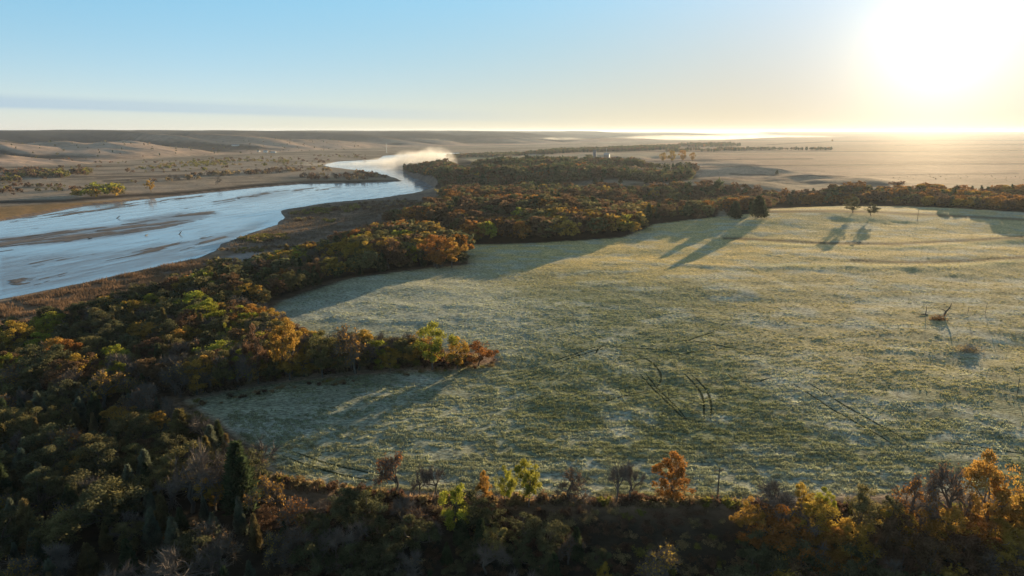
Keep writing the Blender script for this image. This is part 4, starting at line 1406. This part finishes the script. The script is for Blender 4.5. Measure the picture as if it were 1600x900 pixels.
# the rest of the woods reads as one mass
def mass(name, items, label):
    V, Fq, T, o = [], [], [], 0
    shapes = {}
    rng = np.random.default_rng(5)
    for s, kind, look, x, y, z, h, sx, sy, depth, wname in items:
        tier = 0 if depth < 330 else 1 if depth < 850 else 2
        var = int(rng.integers(4))
        key = (kind, tier, var)
        if key not in shapes:
            n = {0: 2200, 1: 420, 2: 90}[tier]
            lf = {0: 0.021, 1: 0.05, 2: 0.10}[tier]
            if kind == "conifer_tree":
                shapes[key] = conifer_shape(var * 7 + tier, n, lf * 2.3)[1]
            elif kind == "shrub":
                shapes[key] = shrub_shape(var * 7 + tier, n // 2, lf * 1.9)[1]
            elif kind == "bare_tree":
                b = bare_shape(var * 7 + tier, n)
                tv, tw = (b[0], b[1]) if tier == 0 else ((b[0][0][:0], b[0][1][:0]), b[1])
                wv = tw[0].reshape(-1, 4, 3)
                if tier:
                    mid_ = wv.mean(1, keepdims=True)
                    ax_ = wv[:, 2:].mean(1, keepdims=True) - wv[:, :2].mean(1, keepdims=True)
                    sd = wv[:, 1:2] - wv[:, 0:1]
                    sd = sd / (np.linalg.norm(sd, axis=2, keepdims=True) + 1e-9)
                    k_ = 0.006 * (1 + 2 * (tier - 1))
                    wv = np.concatenate([mid_ - ax_ / 2 - sd * k_, mid_ - ax_ / 2 + sd * k_, mid_ + ax_ / 2 + sd * k_, mid_ + ax_ / 2 - sd * k_], 1)
                tw = (wv.reshape(-1, 3), tw[1])
                shapes[key] = join([tv, tw]) if tier == 0 else tw
            else:
                shapes[key] = broadleaf_shape(var * 7 + tier, n, lf, 0.42 + 0.04 * (var % 3))[1]
        v, f = shapes[key]
        a = rng.uniform(0, 6.28)
        w = h * {"broadleaf_tree": rng.uniform(1.1, 1.6), "conifer_tree": rng.uniform(0.85, 1.35), "bare_tree": 1.0, "shrub": 1.1}[kind]
        ca, sa = math.cos(a) * w, math.sin(a) * w
        V.append(np.stack([x + v[:, 0] * ca - v[:, 1] * sa, y + v[:, 0] * sa + v[:, 1] * ca, z - 0.1 + v[:, 2] * h], 1).astype(np.float32))
        Fq.append((f + o).astype(np.int32))
        rgb = np.array((0.19, 0.15, 0.125) if look == "bare" else LOOKS[look]) * rng.uniform(0.8, 1.2) * rng.uniform(0.96, 1.04, 3)
        T.append(np.tile(rgb.astype(np.float32), (len(v), 1)))
        o += len(v)
    me = mesh_from(name, np.vstack(V), np.vstack(Fq), (leaf_mat(name + "_leaves", None, 0.4, attr=True),), colors={"tint": np.vstack(T)})
    ob = structure(link(name, me), "stuff")
    ob["label"] = label
    print(name, len(items), "trees", len(me.polygons), "faces")
    return ob


mass("woodland", [c for c in rest if c[1] != "shrub"], "the rest of the autumn woods, a mass of small crowns")
mass("scrub", [c for c in rest if c[1] == "shrub"], "low scrub beyond counting along the river and fields")
long_ = [o["label"] for o in bpy.data.objects if "label" in o and not 4 <= len(o["label"].split()) <= 16]
print("LONG", long_)
print("candidates", len(cand), count, "groups", len(groups))
# ------------------------------------------------------------------ field: grass tufts and wheel tracks
def ground_z(x, y):
    """Height of the land sheet itself (between its grid points)."""
    x, y = np.asarray(x, float), np.asarray(y, float)
    fi = np.clip(np.log(np.hypot(x, y) / rr[0]) / math.log(rr[1] / rr[0]), 0, NR - 1.001)
    fj = np.clip((np.arctan2(x, y) - th[0]) / (th[1] - th[0]), 0, NT - 1.001)
    i, j = fi.astype(int), fj.astype(int)
    a, b = fi - i, fj - j
    return (GZ[i, j] * (1 - b) + GZ[i, j + 1] * b) * (1 - a) + (GZ[i + 1, j] * (1 - b) + GZ[i + 1, j + 1] * b) * a


TRACKS = [[(1000, 584), (1019, 606), (1050, 637), (1075, 659), (1109, 659)], [(1009, 584), (1031, 612), (1066, 647), (1073, 655)],
          [(1069, 584), (1091, 606), (1100, 625), (1100, 658)], [(1078, 584), (1103, 606), (1112, 628), (1110, 656)],
          [(981, 569), (1006, 556), (1031, 578), (1034, 594), (1025, 606)], [(928, 630), (975, 619), (1016, 610)],
          [(866, 564), (906, 550), (953, 537)], [(862, 570), (905, 555), (948, 544)], [(1059, 555), (1100, 547), (1150, 542)],
          [(1050, 531), (1087, 533), (1150, 544), (1203, 556)], [(1069, 534), (1122, 516)], [(1137, 584), (1150, 595), (1181, 598), (1206, 590)],
          [(944, 542), (1025, 544), (1070, 556)], [(931, 553), (934, 545), (944, 540)], [(1240, 600), (1300, 640), (1392, 692)], [(1262, 598), (1330, 640), (1420, 690)],
          [(440, 712), (500, 735), (590, 752)], [(452, 704), (520, 727), (600, 742)], [(1480, 690), (1540, 700), (1640, 716)]]


def smooth_line(p, step):
    p = np.asarray(p, float)
    for _ in range(3):
        q = np.empty((2 * len(p), 2))
        q[0::2], q[1::2] = p, p
        a = 0.75 * p[:-1] + 0.25 * p[1:]
        b = 0.25 * p[:-1] + 0.75 * p[1:]
        q = np.empty((2 * len(a), 2))
        q[0::2], q[1::2] = a, b
        p = np.vstack([p[:1], q, p[-1:]])
    s = np.concatenate([[0], np.cumsum(np.hypot(*np.diff(p, axis=0).T))])
    n = max(int(s[-1] / step), 4)
    t = np.linspace(0, s[-1], n)
    return np.stack([np.interp(t, s, p[:, 0]), np.interp(t, s, p[:, 1])], 1)


m_track = leaf_mat("pressed_wet_grass", (0.058, 0.067, 0.036), 0.0, 0.0, 0.3)
LINES = []
for pts in TRACKS:
    w = smooth_line(hits(pts), 0.8)
    LINES.append(w)
    d = np.gradient(w, axis=0)
    d /= np.linalg.norm(d, axis=1)[:, None] + 1e-9
    side = np.stack([-d[:, 1], d[:, 0]], 1) * (0.29 + 0.13 * RNG.random((len(w), 1))) * (np.sin(np.linspace(0.02, math.pi - 0.02, len(w))) ** 0.4)[:, None]
    a, b = w + side, w - side
    v = np.stack([np.column_stack([a, ground_z(a[:, 0], a[:, 1]) + 0.03]), np.column_stack([b, ground_z(b[:, 0], b[:, 1]) + 0.03])], 1).reshape(-1, 3)
    k = np.arange(len(w) - 1) * 2
    structure(link("wheel_track", mesh_from("wheel_track", v, np.stack([k, k + 1, k + 3, k + 2], 1)[:, ::-1], (m_track,))))

N_TUFT = 270000
u = RNG.random(N_TUFT)
tr_ = 1 / np.sqrt(1 / 125.0 ** 2 * (1 - u) + 1 / 620.0 ** 2 * u)
tr_ = np.where(RNG.random(N_TUFT) < 0.45, np.exp(RNG.uniform(math.log(125), math.log(640), N_TUFT)), tr_)
ta = RNG.uniform(R(-24), R(42), N_TUFT)
tx, ty = tr_ * np.sin(ta), tr_ * np.cos(ta)
k = (sdist(tx, ty, FIELD) < -0.5)
clump = fbm(tx / 2.6 + 40, ty / 1.7, 3)
gpx, gpy, _g = project(tx, ty, np.zeros(N_TUFT))
rough_part = sstep(70, -70, sdist(gpx, gpy, np.array([(740, 640), (760, 560), (700, 480), (860, 430), (1010, 430), (1180, 500), (1300, 590), (1420, 740), (1100, 750), (820, 740)], float)))
swath = fbm(tx / 17 + 0.8 * ty / 30, ty / 6, 3)
k &= clump > 0.37 + 0.1 * RNG.random(N_TUFT) + 0.08 * (1 - rough_part) * sstep(0.42, 0.56, swath)
dfl = -sdist(tx, ty, FIELD)
row = np.where(dfl < 48, dfl / 2.5, (ty - 0.22 * tx + 7 * fbm(tx / 60, ty / 60, 2)) / 3.4)      # rows left by the mower
k &= ((row % 1.0) > 0.36) | (RNG.random(N_TUFT) < 0.3)
k &= swath < 0.58 + 0.2 * rough_part + 0.12 * RNG.random(N_TUFT)
for w in LINES:
    lo, hi = w.min(0) - 1, w.max(0) + 1
    near = np.where(k & (tx > lo[0]) & (tx < hi[0]) & (ty > lo[1]) & (ty < hi[1]))[0]
    if len(near):
        k[near[seg_dist(tx[near], ty[near], w[::3]) < 0.33]] = False
tx, ty, tr_ = tx[k], ty[k], tr_[k]
tz = ground_z(tx, ty)
gi = np.clip(np.round(np.log(tr_ / rr[0]) / math.log(rr[1] / rr[0])).astype(int), 0, NR - 1)
gj = np.clip(np.round((np.arctan2(tx, ty) - th[0]) / (th[1] - th[0])).astype(int), 0, NT - 1)
tcol = zone[gi * NT + gj]
n = len(tx)
B = 5
bx = np.repeat(tx, B) + RNG.normal(size=n * B) * 0.22
by = np.repeat(ty, B) + RNG.normal(size=n * B) * 0.22
bz = np.repeat(tz, B) - 0.04
hgt = RNG.uniform(0.16, 0.44, n * B) * np.repeat(RNG.uniform(0.7, 1.3, n), B)
an = RNG.uniform(0, 2 * math.pi, n * B)
wd_ = RNG.uniform(0.07, 0.17, n * B)
le = RNG.normal(size=(n * B, 2)) * 0.14
c0 = np.stack([bx - wd_ * np.cos(an), by - wd_ * np.sin(an), bz], 1)
c1 = np.stack([bx + wd_ * np.cos(an), by + wd_ * np.sin(an), bz], 1)
c2 = np.stack([bx + le[:, 0], by + le[:, 1], bz + hgt], 1)
gv = np.stack([c0, c1, c2], 1).reshape(-1, 3)
gc = np.repeat(tcol * RNG.uniform(0.6, 1.4, (n, 1)) * np.array([1.0, 1.02, 0.85]), B * 3, 0)
g = link("grass", mesh_from("grass", gv, np.arange(len(gv)).reshape(-1, 3), (leaf_mat("grass_blades", None, 0.45, attr=True, val_var=0.25),), colors={"tint": gc}))
structure(g, "stuff")
g["label"] = "short frosted grass tufts over the whole field"

# ------------------------------------------------------------------ made things: poles, posts, farm, driftwood
M_POLE = plain("weathered_pole_wood", (0.085, 0.065, 0.05), 0.85, 0.25, 2.0)
M_GLASS = plain("brown_insulator", (0.10, 0.05, 0.03), 0.3, 0.1, 5.0)
M_SILO = plain("blue_enamel_steel", (0.028, 0.05, 0.10), 0.35, 0.15, 0.3)
M_ROOF = plain("grey_metal_roof", (0.30, 0.30, 0.31), 0.5, 0.15, 0.4)
M_WHITE = plain("white_paint", (0.80, 0.79, 0.76), 0.6, 0.06, 0.6)
M_DARKWIN = plain("dark_window_glass", (0.03, 0.035, 0.04), 0.15, 0.1, 1.0)
M_BARN = plain("grey_barn_boards", (0.20, 0.18, 0.17), 0.8, 0.2, 0.8)
M_RED = plain("faded_red_paint", (0.30, 0.08, 0.05), 0.7, 0.15, 0.8)
M_STEEL = plain("galvanised_steel", (0.55, 0.55, 0.55), 0.45, 0.1, 1.0, 0.3)
M_LOG = plain("wet_driftwood", (0.05, 0.042, 0.036), 0.7, 0.3, 2.0)


def box(x0, x1, y0, y1, z0, z1):
    v = np.array([[x, y, z] for z in (z0, z1) for y in (y0, y1) for x in (x0, x1)], float)
    f = np.array([[0, 2, 3, 1], [4, 5, 7, 6], [0, 1, 5, 4], [2, 6, 7, 3], [0, 4, 6, 2], [1, 3, 7, 5]])
    return v, f


def part(name, shape, m, parent, smooth=False):
    return link(name, mesh_from(name, shape[0], shape[1], (m,), smooth=smooth), parent)


def utility_pole(px, base, top, label, rz):
    x, y, z = hit(px, base)
    h = solve_height(x, y, z, top)
    o = tag(empty("utility_pole", (x, y, z), rz), label, "pole", None)
    part("pole", tube([[0, 0, -0.5], [0, 0, h * 0.5], [0, 0, h]], [0.17, 0.15, 0.11], 10), M_POLE, o, True)
    part("crossarm", box(-1.1, 1.1, 0.12, 0.24, h - 0.62, h - 0.46), M_POLE, o)
    for s in (-1.0, 1.0):
        part("insulator", tube([[s, 0.18, h - 0.458], [s, 0.18, h - 0.36], [s, 0.18, h - 0.28]], [0.05, 0.075, 0.03], 8), M_GLASS, o, True)
    return o


utility_pole(1121, 779, 732, "short utility pole right of the round orange tree on the near field edge", 0.3)
utility_pole(1433, 346, 328, "distant utility pole on the brow of the field with a thin shadow", 1.0)


def post(px, base, top, label, lean):
    x, y, z = hit(px, base)
    h = solve_height(x, y, z, top)
    o = link("fence_post", mesh_from("fence_post", *tube([[0, 0, -0.3], [lean * 0.4, 0, h * .6], [lean, 0.05, h], [lean, 0.05, h + 0.03]], [0.09, 0.085, 0.07, 0.02], 8), (M_POLE,), smooth=True))
    o.location = (x, y, z)
    tag(o, label, "fence post")


post(1512, 491, 479, "weathered post standing in the pasture beside the dead snag and orange weeds", 0.1)
post(1539, 491, 472, "taller leaning post in the pasture behind the grey brush pile", 0.4)
post(1589, 618, 590, "dark post in the grass at the picture's edge above the golden trees", -0.1)

x, y, z = hit(1475, 493)
h = solve_height(x, y, z, 474)
o = tag(empty("dead_tree", (x, y, z)), "curved dead snag with bare forked trunk beside the orange weeds in the pasture", "dead tree")
part("trunk", tube([[0, 0, -0.3], [0.5, 0, h * .3], [2.0, 0.1, h * .62], [2.6, 0.1, h]], [0.45, 0.38, 0.26, 0.08], 8), M_POLE, o, True)
part("limb", tube([[0.6, 0, h * .32], [-0.8, 0.4, h * .5], [-2.2, 0.2, h * .52]], [0.2, 0.14, 0.05], 6), M_POLE, o, True)
x, y, z = hit(1446, 492)
h = solve_height(x, y, z, 477)
o = tag(empty("dead_tree", (x, y, z)), "thin dead trunk with a fallen limb across its foot in the pasture", "dead tree")
part("trunk", tube([[0, 0, -0.3], [0.1, 0, h * .5], [-0.1, 0, h]], [0.2, 0.15, 0.06], 8), M_POLE, o, True)
part("limb", tube([[0.8, -0.3, 0.15], [-1.5, -0.4, 0.35], [-3.6, -0.2, 0.5]], [0.22, 0.16, 0.06], 6), M_POLE, o, True)


def brush_pile(px, base, wpx, hm, look, label, seed):
    x, y, z = hit(px, base)
    rng = np.random.default_rng(seed)
    w = wpx / (F_PX / project(x, y, z)[2])
    parts_ = []
    for i in range(70):
        c = np.array([rng.normal() * w * .22, rng.normal() * w * .16, 0])
        c[2] = hm * max(0.05, 1 - (np.hypot(c[0], c[1]) / (w * .5)) ** 2) * rng.random()
        d = rng.normal(size=3) * np.array([1, 1, .4])
        d = d / np.linalg.norm(d) * rng.uniform(0.5, 1.7)
        parts_.append(tube([c - d, c, c + d], [0.07, 0.055, 0.02], 4))
    o = tag(empty("brush_pile", (x, y, z)), label, "brush pile")
    part("branches", join(parts_), M_PALEBARK if look == "grey" else M_BARK, o, True)
    p = np.stack([rng.normal(size=500) * w * .24, rng.normal(size=500) * w * .15, np.abs(rng.normal(size=500)) * hm * .4], 1)
    part("dead_weeds", rot_quads(p, 0.16, rng), M_LEAF["rust orange" if look != "grey" else "straw coloured"], o)


brush_pile(1466, 500, 24, 2.0, "rust", "pile of branches overgrown with orange weeds below the curved dead snag", 1)
brush_pile(1512, 548, 36, 2.2, "grey", "grey heap of cut branches in the pasture with dark shade in front", 2)


def at(px, py, z):
    x, y = on_plane(px, py, z)
    return x, y, float(height(np.array([x]), np.array([y]))[0])


# farm beyond the upper wood
x, y, z = hit(929, 246.5)
h = solve_height(x, y, z, 234.5)
o = tag(empty("silo", (x, y, z)), "tall dark blue silo at the farm beyond the woods", "silo")
r0 = 4.4
part("body", tube([[0, 0, -0.5], [0, 0, h * 0.5], [0, 0, h - 2]], [r0, r0, r0], 28), M_SILO, o, True)
part("dome", tube([[0, 0, h - 2], [0, 0, h - 1.1], [0, 0, h - 0.4], [0, 0, h - 0.05]], [r0 + 0.08, r0 * 0.86, r0 * 0.5, 0.1], 28), M_SILO, o, True)
part("band", join([tube([[0, 0, q], [0, 0, q + 0.25]], [r0 + 0.05, r0 + 0.05], 28) for q in np.linspace(2, h - 3, 9)]), M_STEEL, o, True)
part("ladder_chute", box(-0.6, 0.6, -r0 - 0.9, -r0 - 0.03, 0, h - 1.5), M_SILO, o)


def gable(name, x, y, z, w, d, wall, ridge, m_wall, m_end, label, cat, rz, windows=0, door=True):
    o = tag(empty(name, (x, y, z), rz), label, cat)
    part("wall", box(-w / 2, w / 2, -d / 2, d / 2, -0.6, wall), m_wall, o)
    for s in (-1, 1):
        e = s * (w / 2 + 0.03)
        v = np.array([[e, -d / 2, 0], [e, d / 2, 0], [e, d / 2, wall], [e, 0, ridge - 0.12], [e, -d / 2, wall]], float)
        v2 = v + np.array([s * 0.12, 0, 0])
        vv = np.vstack([v, v2])
        ff = [np.array([[0, 1, 2, 3, 4], [9, 8, 7, 6, 5]]), np.array([[i, (i + 1) % 5, (i + 1) % 5 + 5, i + 5] for i in range(5)])]
        link("gable_end", mesh_from("gable_end", vv, ff, (m_end,)), o)
    ov = 0.5
    L = w / 2 + ov
    v = np.array([[-L, -d / 2 - ov, wall - ov * (ridge - wall) / (d / 2)], [L, -d / 2 - ov, wall - ov * (ridge - wall) / (d / 2)], [L, 0, ridge], [-L, 0, ridge],
                  [L, d / 2 + ov, wall - ov * (ridge - wall) / (d / 2)], [-L, d / 2 + ov, wall - ov * (ridge - wall) / (d / 2)]])
    vv = np.vstack([v, v + np.array([0, 0, 0.18])])
    ff = np.array([[0, 1, 2, 3], [3, 2, 4, 5], [6, 9, 8, 7], [9, 11, 10, 8], [0, 6, 7, 1], [5, 4, 10, 11], [1, 7, 8, 2], [2, 8, 10, 4], [0, 3, 9, 6], [3, 5, 11, 9]])
    part("roof", (vv, ff), M_ROOF, o)
    for i in range(windows):
        c = -w / 2 + (i + 1) * w / (windows + 1)
        part("window", box(c - 0.6, c + 0.6, -d / 2 - 0.06, -d / 2 - 0.005, 1.1, 2.4), M_DARKWIN, o)
    if door:
        part("door", box(w / 2 + 0.155, w / 2 + 0.22, -1.4, 1.4, 0, min(wall, 3.2)), M_DARKWIN, o)
    return o


x, y, z = hit(948, 246.2)
gable("barn", x, y, z, 15, 10, 7.5, 12.5, M_BARN, M_WHITE, "grey barn with a white end wall close to the blue silo", "barn", R(-20))
x, y, z = hit(963, 246.6)
gable("shed", x, y, z, 8, 5, 2.6, 3.9, M_RED, M_WHITE, "small low red and white shed out in the stubble past the barn", "shed", R(10), 1)
x, y, z = hit(950, 245)
h = solve_height(x, y, z, 231)
o = tag(empty("windmill_tower", (x - 3, y + 14, z)), "thin pale tower rising behind the grey barn", "tower")
for sx_, sy_ in ((1, 1), (1, -1), (-1, 1), (-1, -1)):
    part("leg", tube([[sx_ * 1.6, sy_ * 1.6, -0.3], [sx_ * 0.8, sy_ * 0.8, h * .55], [sx_ * 0.2, sy_ * 0.2, h]], [0.16, 0.14, 0.12], 6), M_STEEL, o)
part("bracing", join([tube([[-q, -q, a], [q, -q, a], [q, q, a], [-q, q, a], [-q, -q, a]], [0.07] * 5, 4) for a, q in ((h * .25, 1.22), (h * .5, 0.86), (h * .75, 0.52))]), M_STEEL, o)

# farm on the far side of the river
for px, py, w, d, wall, ridge, lab, rz, n in [
        (415, 238.2, 17, 9, 6.0, 9.5, "white two-storey farmhouse on the flat across the river", R(15), 4),
        (404, 237.0, 12, 8, 3.2, 5.2, "low pale shed next to the white farmhouse across the river", R(-10), 0),
        (427, 238.6, 22, 9, 3.5, 5.6, "long pale shed past the white farmhouse across the river", R(5), 2),
        (368, 228.0, 34, 11, 4.0, 6.5, "long white shed alone under the far bluffs", R(8), 0)]:
    x, y, z = hit(px, py)
    gable("farmhouse" if n == 4 else "shed", x, y, z, w, d, wall, ridge, M_WHITE, M_WHITE, lab, "house" if n == 4 else "shed", rz, n)
x, y, z = hit(604, 238.5)
h = solve_height(x, y, z, 222.5)
o = tag(empty("radio_mast", (x, y, z)), "slender pale mast rising behind the river mist", "mast")
part("mast", tube([[0, 0, 0], [0, 0, h * .5], [0, 0, h]], [1.3, 1.0, 0.5], 8), M_STEEL, o, True)
part("footing", box(-2.5, 2.5, -2.5, 2.5, -1, 1.0), M_WHITE, o)

# driftwood in the shallows
for i, (px, py, L, up_, lab) in enumerate([(185, 341, 4.0, 2.6, "upright dark snag of driftwood in the far shallows"), (282, 366, 3.0, 2.8, "upright dark snag of driftwood midstream near the willow bar"),
                                        (229, 368, 6.0, 0.8, "low dark log stranded beside the mud bar"), (373, 310, 12.0, 1.2, "large dark log jam in the river below the bare grove"),
                                        (140, 373, 5.0, 0.7, "short dark log at the lower edge of the mud bar")]):
    x, y = on_plane(px, py, WATER)
    o = tag(empty("driftwood", (x, y, WATER), R(20 + 37 * i)), lab, "driftwood")
    part("trunk", tube([[-L / 2, 0, -0.2], [0, 0.2, up_ * .4], [L / 2, 0, up_]], [0.5, 0.42, 0.2], 8), M_LOG, o, True)
    part("branch", tube([[0, 0.1, up_ * .35], [0.4, 1.2, up_ * .9], [0.8, 1.9, up_ * 1.3]], [0.2, 0.14, 0.05], 6), M_LOG, o, True)
hero("bare_tree", "bare", 341, 288, 271, 12, "pale dead snag on the far river bank before the bare grove", "dead tree", 1, lod=1, single=True)

# ------------------------------------------------------------------ mist over the river and fog banks far up the valley
def mist(px, py, zc, size, dens, noise, seed, zbase=WATER):
    x, y = on_plane(px, py, zbase)
    import bmesh
    bm = bmesh.new()
    bmesh.ops.create_icosphere(bm, subdivisions=4, radius=1.0)
    for v_ in bm.verts:
        c = v_.co
        k_ = 0.72 + 0.6 * float(fbm(np.array([c.x * 2.3 + seed]), np.array([c.y * 2.3 + c.z * 1.7 + seed * 3]), 3)[0])
        v_.co = Vector((c.x * size[0] * k_, c.y * size[1] * k_, (c.z if c.z > 0 else c.z * 0.25) * size[2] * k_))
    me = bpy.data.meshes.new("mist")
    bm.to_mesh(me)
    bm.free()
    me.materials.append(volume_mat("river_mist", (0.99, 0.98, 0.97), dens, 0.35, noise, size))
    o = structure(link("mist", me), "stuff")
    o.location = (x, y, zc)
    return o


for args in MISTS:
    mist(*args)

# ------------------------------------------------------------------ reeds and rank grass along the banks
def reeds(name, outline, spacing, h, rgb, label, wmul=1.0):
    poly = hits(outline)
    x, y = grid_points(poly, spacing)
    k = (sdist(x, y, RIVER) > 1.0) & (fbm(x / 9, y / 9, 3) > 0.42)
    x, y = np.repeat(x[k], 6), np.repeat(y[k], 6)
    n = len(x)
    x, y = x + RNG.normal(size=n) * spacing * 0.4, y + RNG.normal(size=n) * spacing * 0.4
    z = ground_z(x, y) - 0.05
    hh = h * RNG.uniform(0.5, 1.25, n) * (0.5 + fbm(x / 14, y / 14, 2))
    a = RNG.uniform(0, 6.28, n)
    w = RNG.uniform(0.12, 0.3, n) * wmul
    ln = RNG.normal(size=(n, 2)) * 0.3
    v = np.stack([np.stack([x - w * np.cos(a), y - w * np.sin(a), z], 1), np.stack([x + w * np.cos(a), y + w * np.sin(a), z], 1),
                  np.stack([x + ln[:, 0], y + ln[:, 1], z + hh], 1)], 1).reshape(-1, 3)
    tone = np.array(rgb)[None] * (0.65 + 0.7 * fbm(x / 22, y / 16, 3))[:, None] * RNG.uniform(0.85, 1.15, (n, 1))
    o = structure(link(name, mesh_from(name, v, np.arange(3 * n).reshape(-1, 3), (leaf_mat(name + "_blades", None, 0.4, attr=True, val_var=0.2),), colors={"tint": np.repeat(tone, 3, 0)})), "stuff")
    o["label"] = label


reeds("reeds", [(-120, 560), (-60, 500), (0, 472), (60, 461), (140, 443), (230, 422), (300, 407), (345, 397), (360, 408), (260, 442), (170, 470), (90, 497), (0, 522)], 1.5, 2.0, (0.24, 0.155, 0.095),
      "brown reeds along the near river bank")
reeds("marsh_grass", [(350, 382), (380, 372), (440, 352), (452, 332), (510, 320), (600, 314), (690, 303), (690, 318), (600, 340), (540, 358), (460, 384), (400, 396)], 3.2, 1.5, (0.19, 0.14, 0.10),
      "dry brown marsh grass on the river spit", 1.8)
reeds("weed_strip", [(405, 706), (430, 742), (480, 758), (560, 770), (640, 776), (900, 781), (1120, 782), (1120, 790), (900, 790), (640, 786), (560, 780), (430, 762), (395, 712)], 0.8, 0.9, (0.34, 0.23, 0.14),
      "frosted tan weeds along the near edge of the field")
